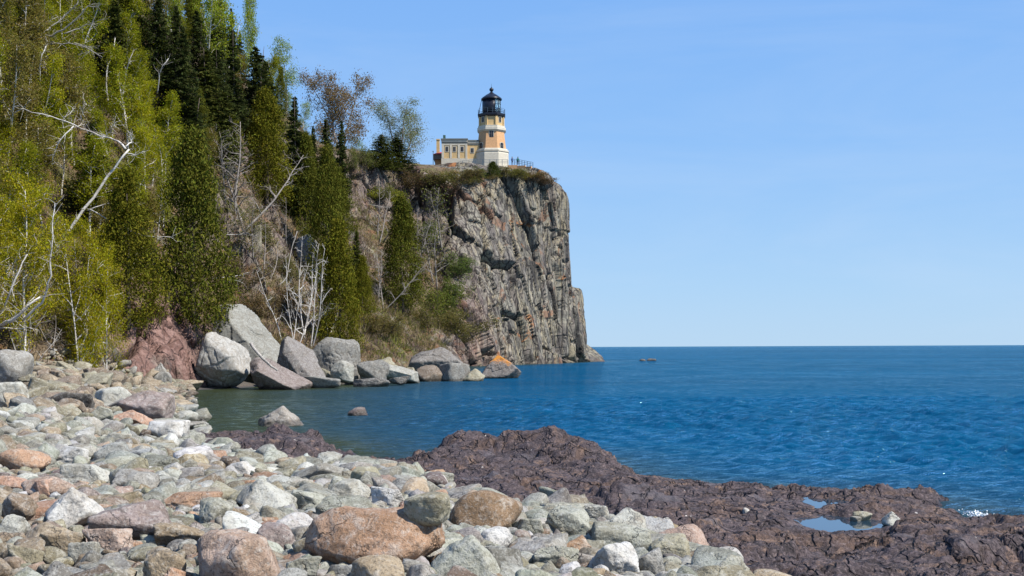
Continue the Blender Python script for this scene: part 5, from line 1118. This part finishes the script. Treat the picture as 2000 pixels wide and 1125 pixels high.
for pts, lb in [([(722, 400), (745, 403), (760, 404)], 'white dead stick across the slope under the brown cliff'), ([(735, 540), (748, 536), (756, 522)], 'small white dead stick left of the lone conical cedar'), ([(440, 458), (480, 455), (500, 462)], 'white dead branch sticking out right of the broad cedar'), ([(420, 545), (450, 540), (482, 532)], 'upper white branch beside the foot of the broad cedar'), ([(430, 550), (455, 547), (476, 552)], 'lower white branch beside the foot of the broad cedar'), ([(545, 560), (560, 545), (570, 480), (577, 450)], 'thin white leaning stem beside the small grey outcrop'), ([(820, 345), (848, 350)], 'short grey stick below the buildings')]:
    limb('dead_stick', [(pts, .07, .03)], M['deadwood'], lb, 'stick', hill_hit(*pts[0])[1] - 1.2)
limb('driftwood_log', [([(486, 672), (505, 690), (525, 708), (545, 722)], .13, .08)], M['deadwood'], 'bleached driftwood log wedged between the shore boulders', 'log', 92.)
hero('outcrop', 578, 624, 455, 545, (.26, .255, .235), 'block', 'pale grey rock outcrop on the slope left of the slender cedar', 5101, .8, None, Y=hill_hit(598, 530)[1] + .3, level=5, sink=.2, zb=None, cat='rock')
hero('outcrop', 488, 512, 440, 492, (.29, .26, .185), 'block', 'small yellowish rock outcrop on the slope right of the broad cedar', 5102, .8, None, Y=hill_hit(500, 485)[1] + .3, level=5, cat='rock')
# ---- undergrowth over all the soil: dry twigs, brown grass, small leaves
ug = np.random.default_rng(91); cand = np.nonzero((tt > .9) & (tt < 6.0) & (rk < .7))[0]; a_, b_ = projv(Pd[cand]); cand = cand[(a_ > -220) & (a_ < 1060) & (b_ > -80)]
# weight by surface area so the tufts are even
ar_ = (np.linalg.norm(np.cross(np.gradient(Gd, axis=0), np.gradient(Gd, axis=1)), axis=2)).ravel()[cand]; ar_ = np.minimum(ar_, np.percentile(ar_, 97)); sel = ug.choice(cand, 15000, p=ar_ / ar_.sum())
B_ = Pd[sel]; pal = np.array([(.15, .105, .085), (.20, .145, .075), (.25, .19, .11), (.13, .125, .04), (.10, .075, .065), (.16, .17, .04)]); hue = fbm(B_ * .09, 3, 201); pi_ = np.clip(((hue + .5) * 6 + ug.normal(0, 1.2, len(B_))), 0, 5.99).astype(int)
k = 9; base = np.repeat(B_, k, 0) + ug.normal(size=(len(B_) * k, 3)) * np.array([.30, .30, .05]); d = ug.normal(size=(len(base), 3)) * .45 + np.array([.1, -.1, 1]); d /= np.linalg.norm(d, axis=1)[:, None]
Lh = np.repeat(ug.uniform(.35, 1.35, len(B_)), k)[:, None] * ug.uniform(.5, 1.2, (len(base), 1)); sd_ = np.cross(d, ug.normal(size=d.shape)); sd_ /= np.linalg.norm(sd_, axis=1)[:, None]; wd_ = ug.uniform(.012, .05, (len(base), 1))
V = np.stack([base - sd_ * wd_, base + sd_ * wd_, base + d * Lh], 1).reshape(-1, 3); cc_ = np.repeat(pal[pi_], k, 0) * ug.uniform(.6, 1.35, (len(base), 1)); u1 = V; f1 = np.arange(len(V), dtype=np.int32).reshape(-1, 3); c1_ = np.repeat(cc_, 3, 0)
tag(obj('undergrowth', mesh_np('undergrowth', u1, f1, M['twig'], False, c1_), None, (0, 0, 0), (1, 1, 1)), 'dry brown twigs and grass covering the steep slope', 'undergrowth', None, 'stuff')
k = 7; lf = np.repeat(B_[::2], k, 0) + ug.normal(size=(len(B_[::2]) * k, 3)) * .38 + np.array([0, 0, .35]); lp = np.array([(.17, .17, .035), (.13, .14, .03), (.20, .14, .06), (.10, .11, .03)])[ug.integers(0, 4, len(B_[::2]))]
V, F = leafquads(lf, .20, ug, .55); tag(obj('ground_cover', mesh_np('ground_cover', V, F, M['leaf'], False, np.repeat(np.repeat(lp, k, 0) * ug.uniform(.6, 1.3, (len(lf), 1)), 4, 0)), None, (0, 0, 0), (1, 1, 1)), 'small green and brown leaves of ground plants on the slope', 'ground cover', None, 'stuff')
# ---- foam where the swell breaks on the shelf
fo = []
for cx, cy, n, sp in [(1916, 1007, 150, .07), (1908, 1003, 90, .05), (1952, 1018, 50, .10), (1890, 999, 25, .08), (740, 908, 40, .2)]:
    c_ = on_z(cx, cy, .06); fo.append(c_ + ug.normal(size=(n, 3)) * np.array([sp * 1.8, sp, .028]))
V, F = leafquads(np.concatenate(fo), .035, ug, .8); tag(obj('foam', mesh_np('foam', V, F, simple('foam', (.85, .87, .88), .6, .02, 3), False)), 'white foam of a small wave breaking on the purple shelf', 'foam', None, 'stuff')
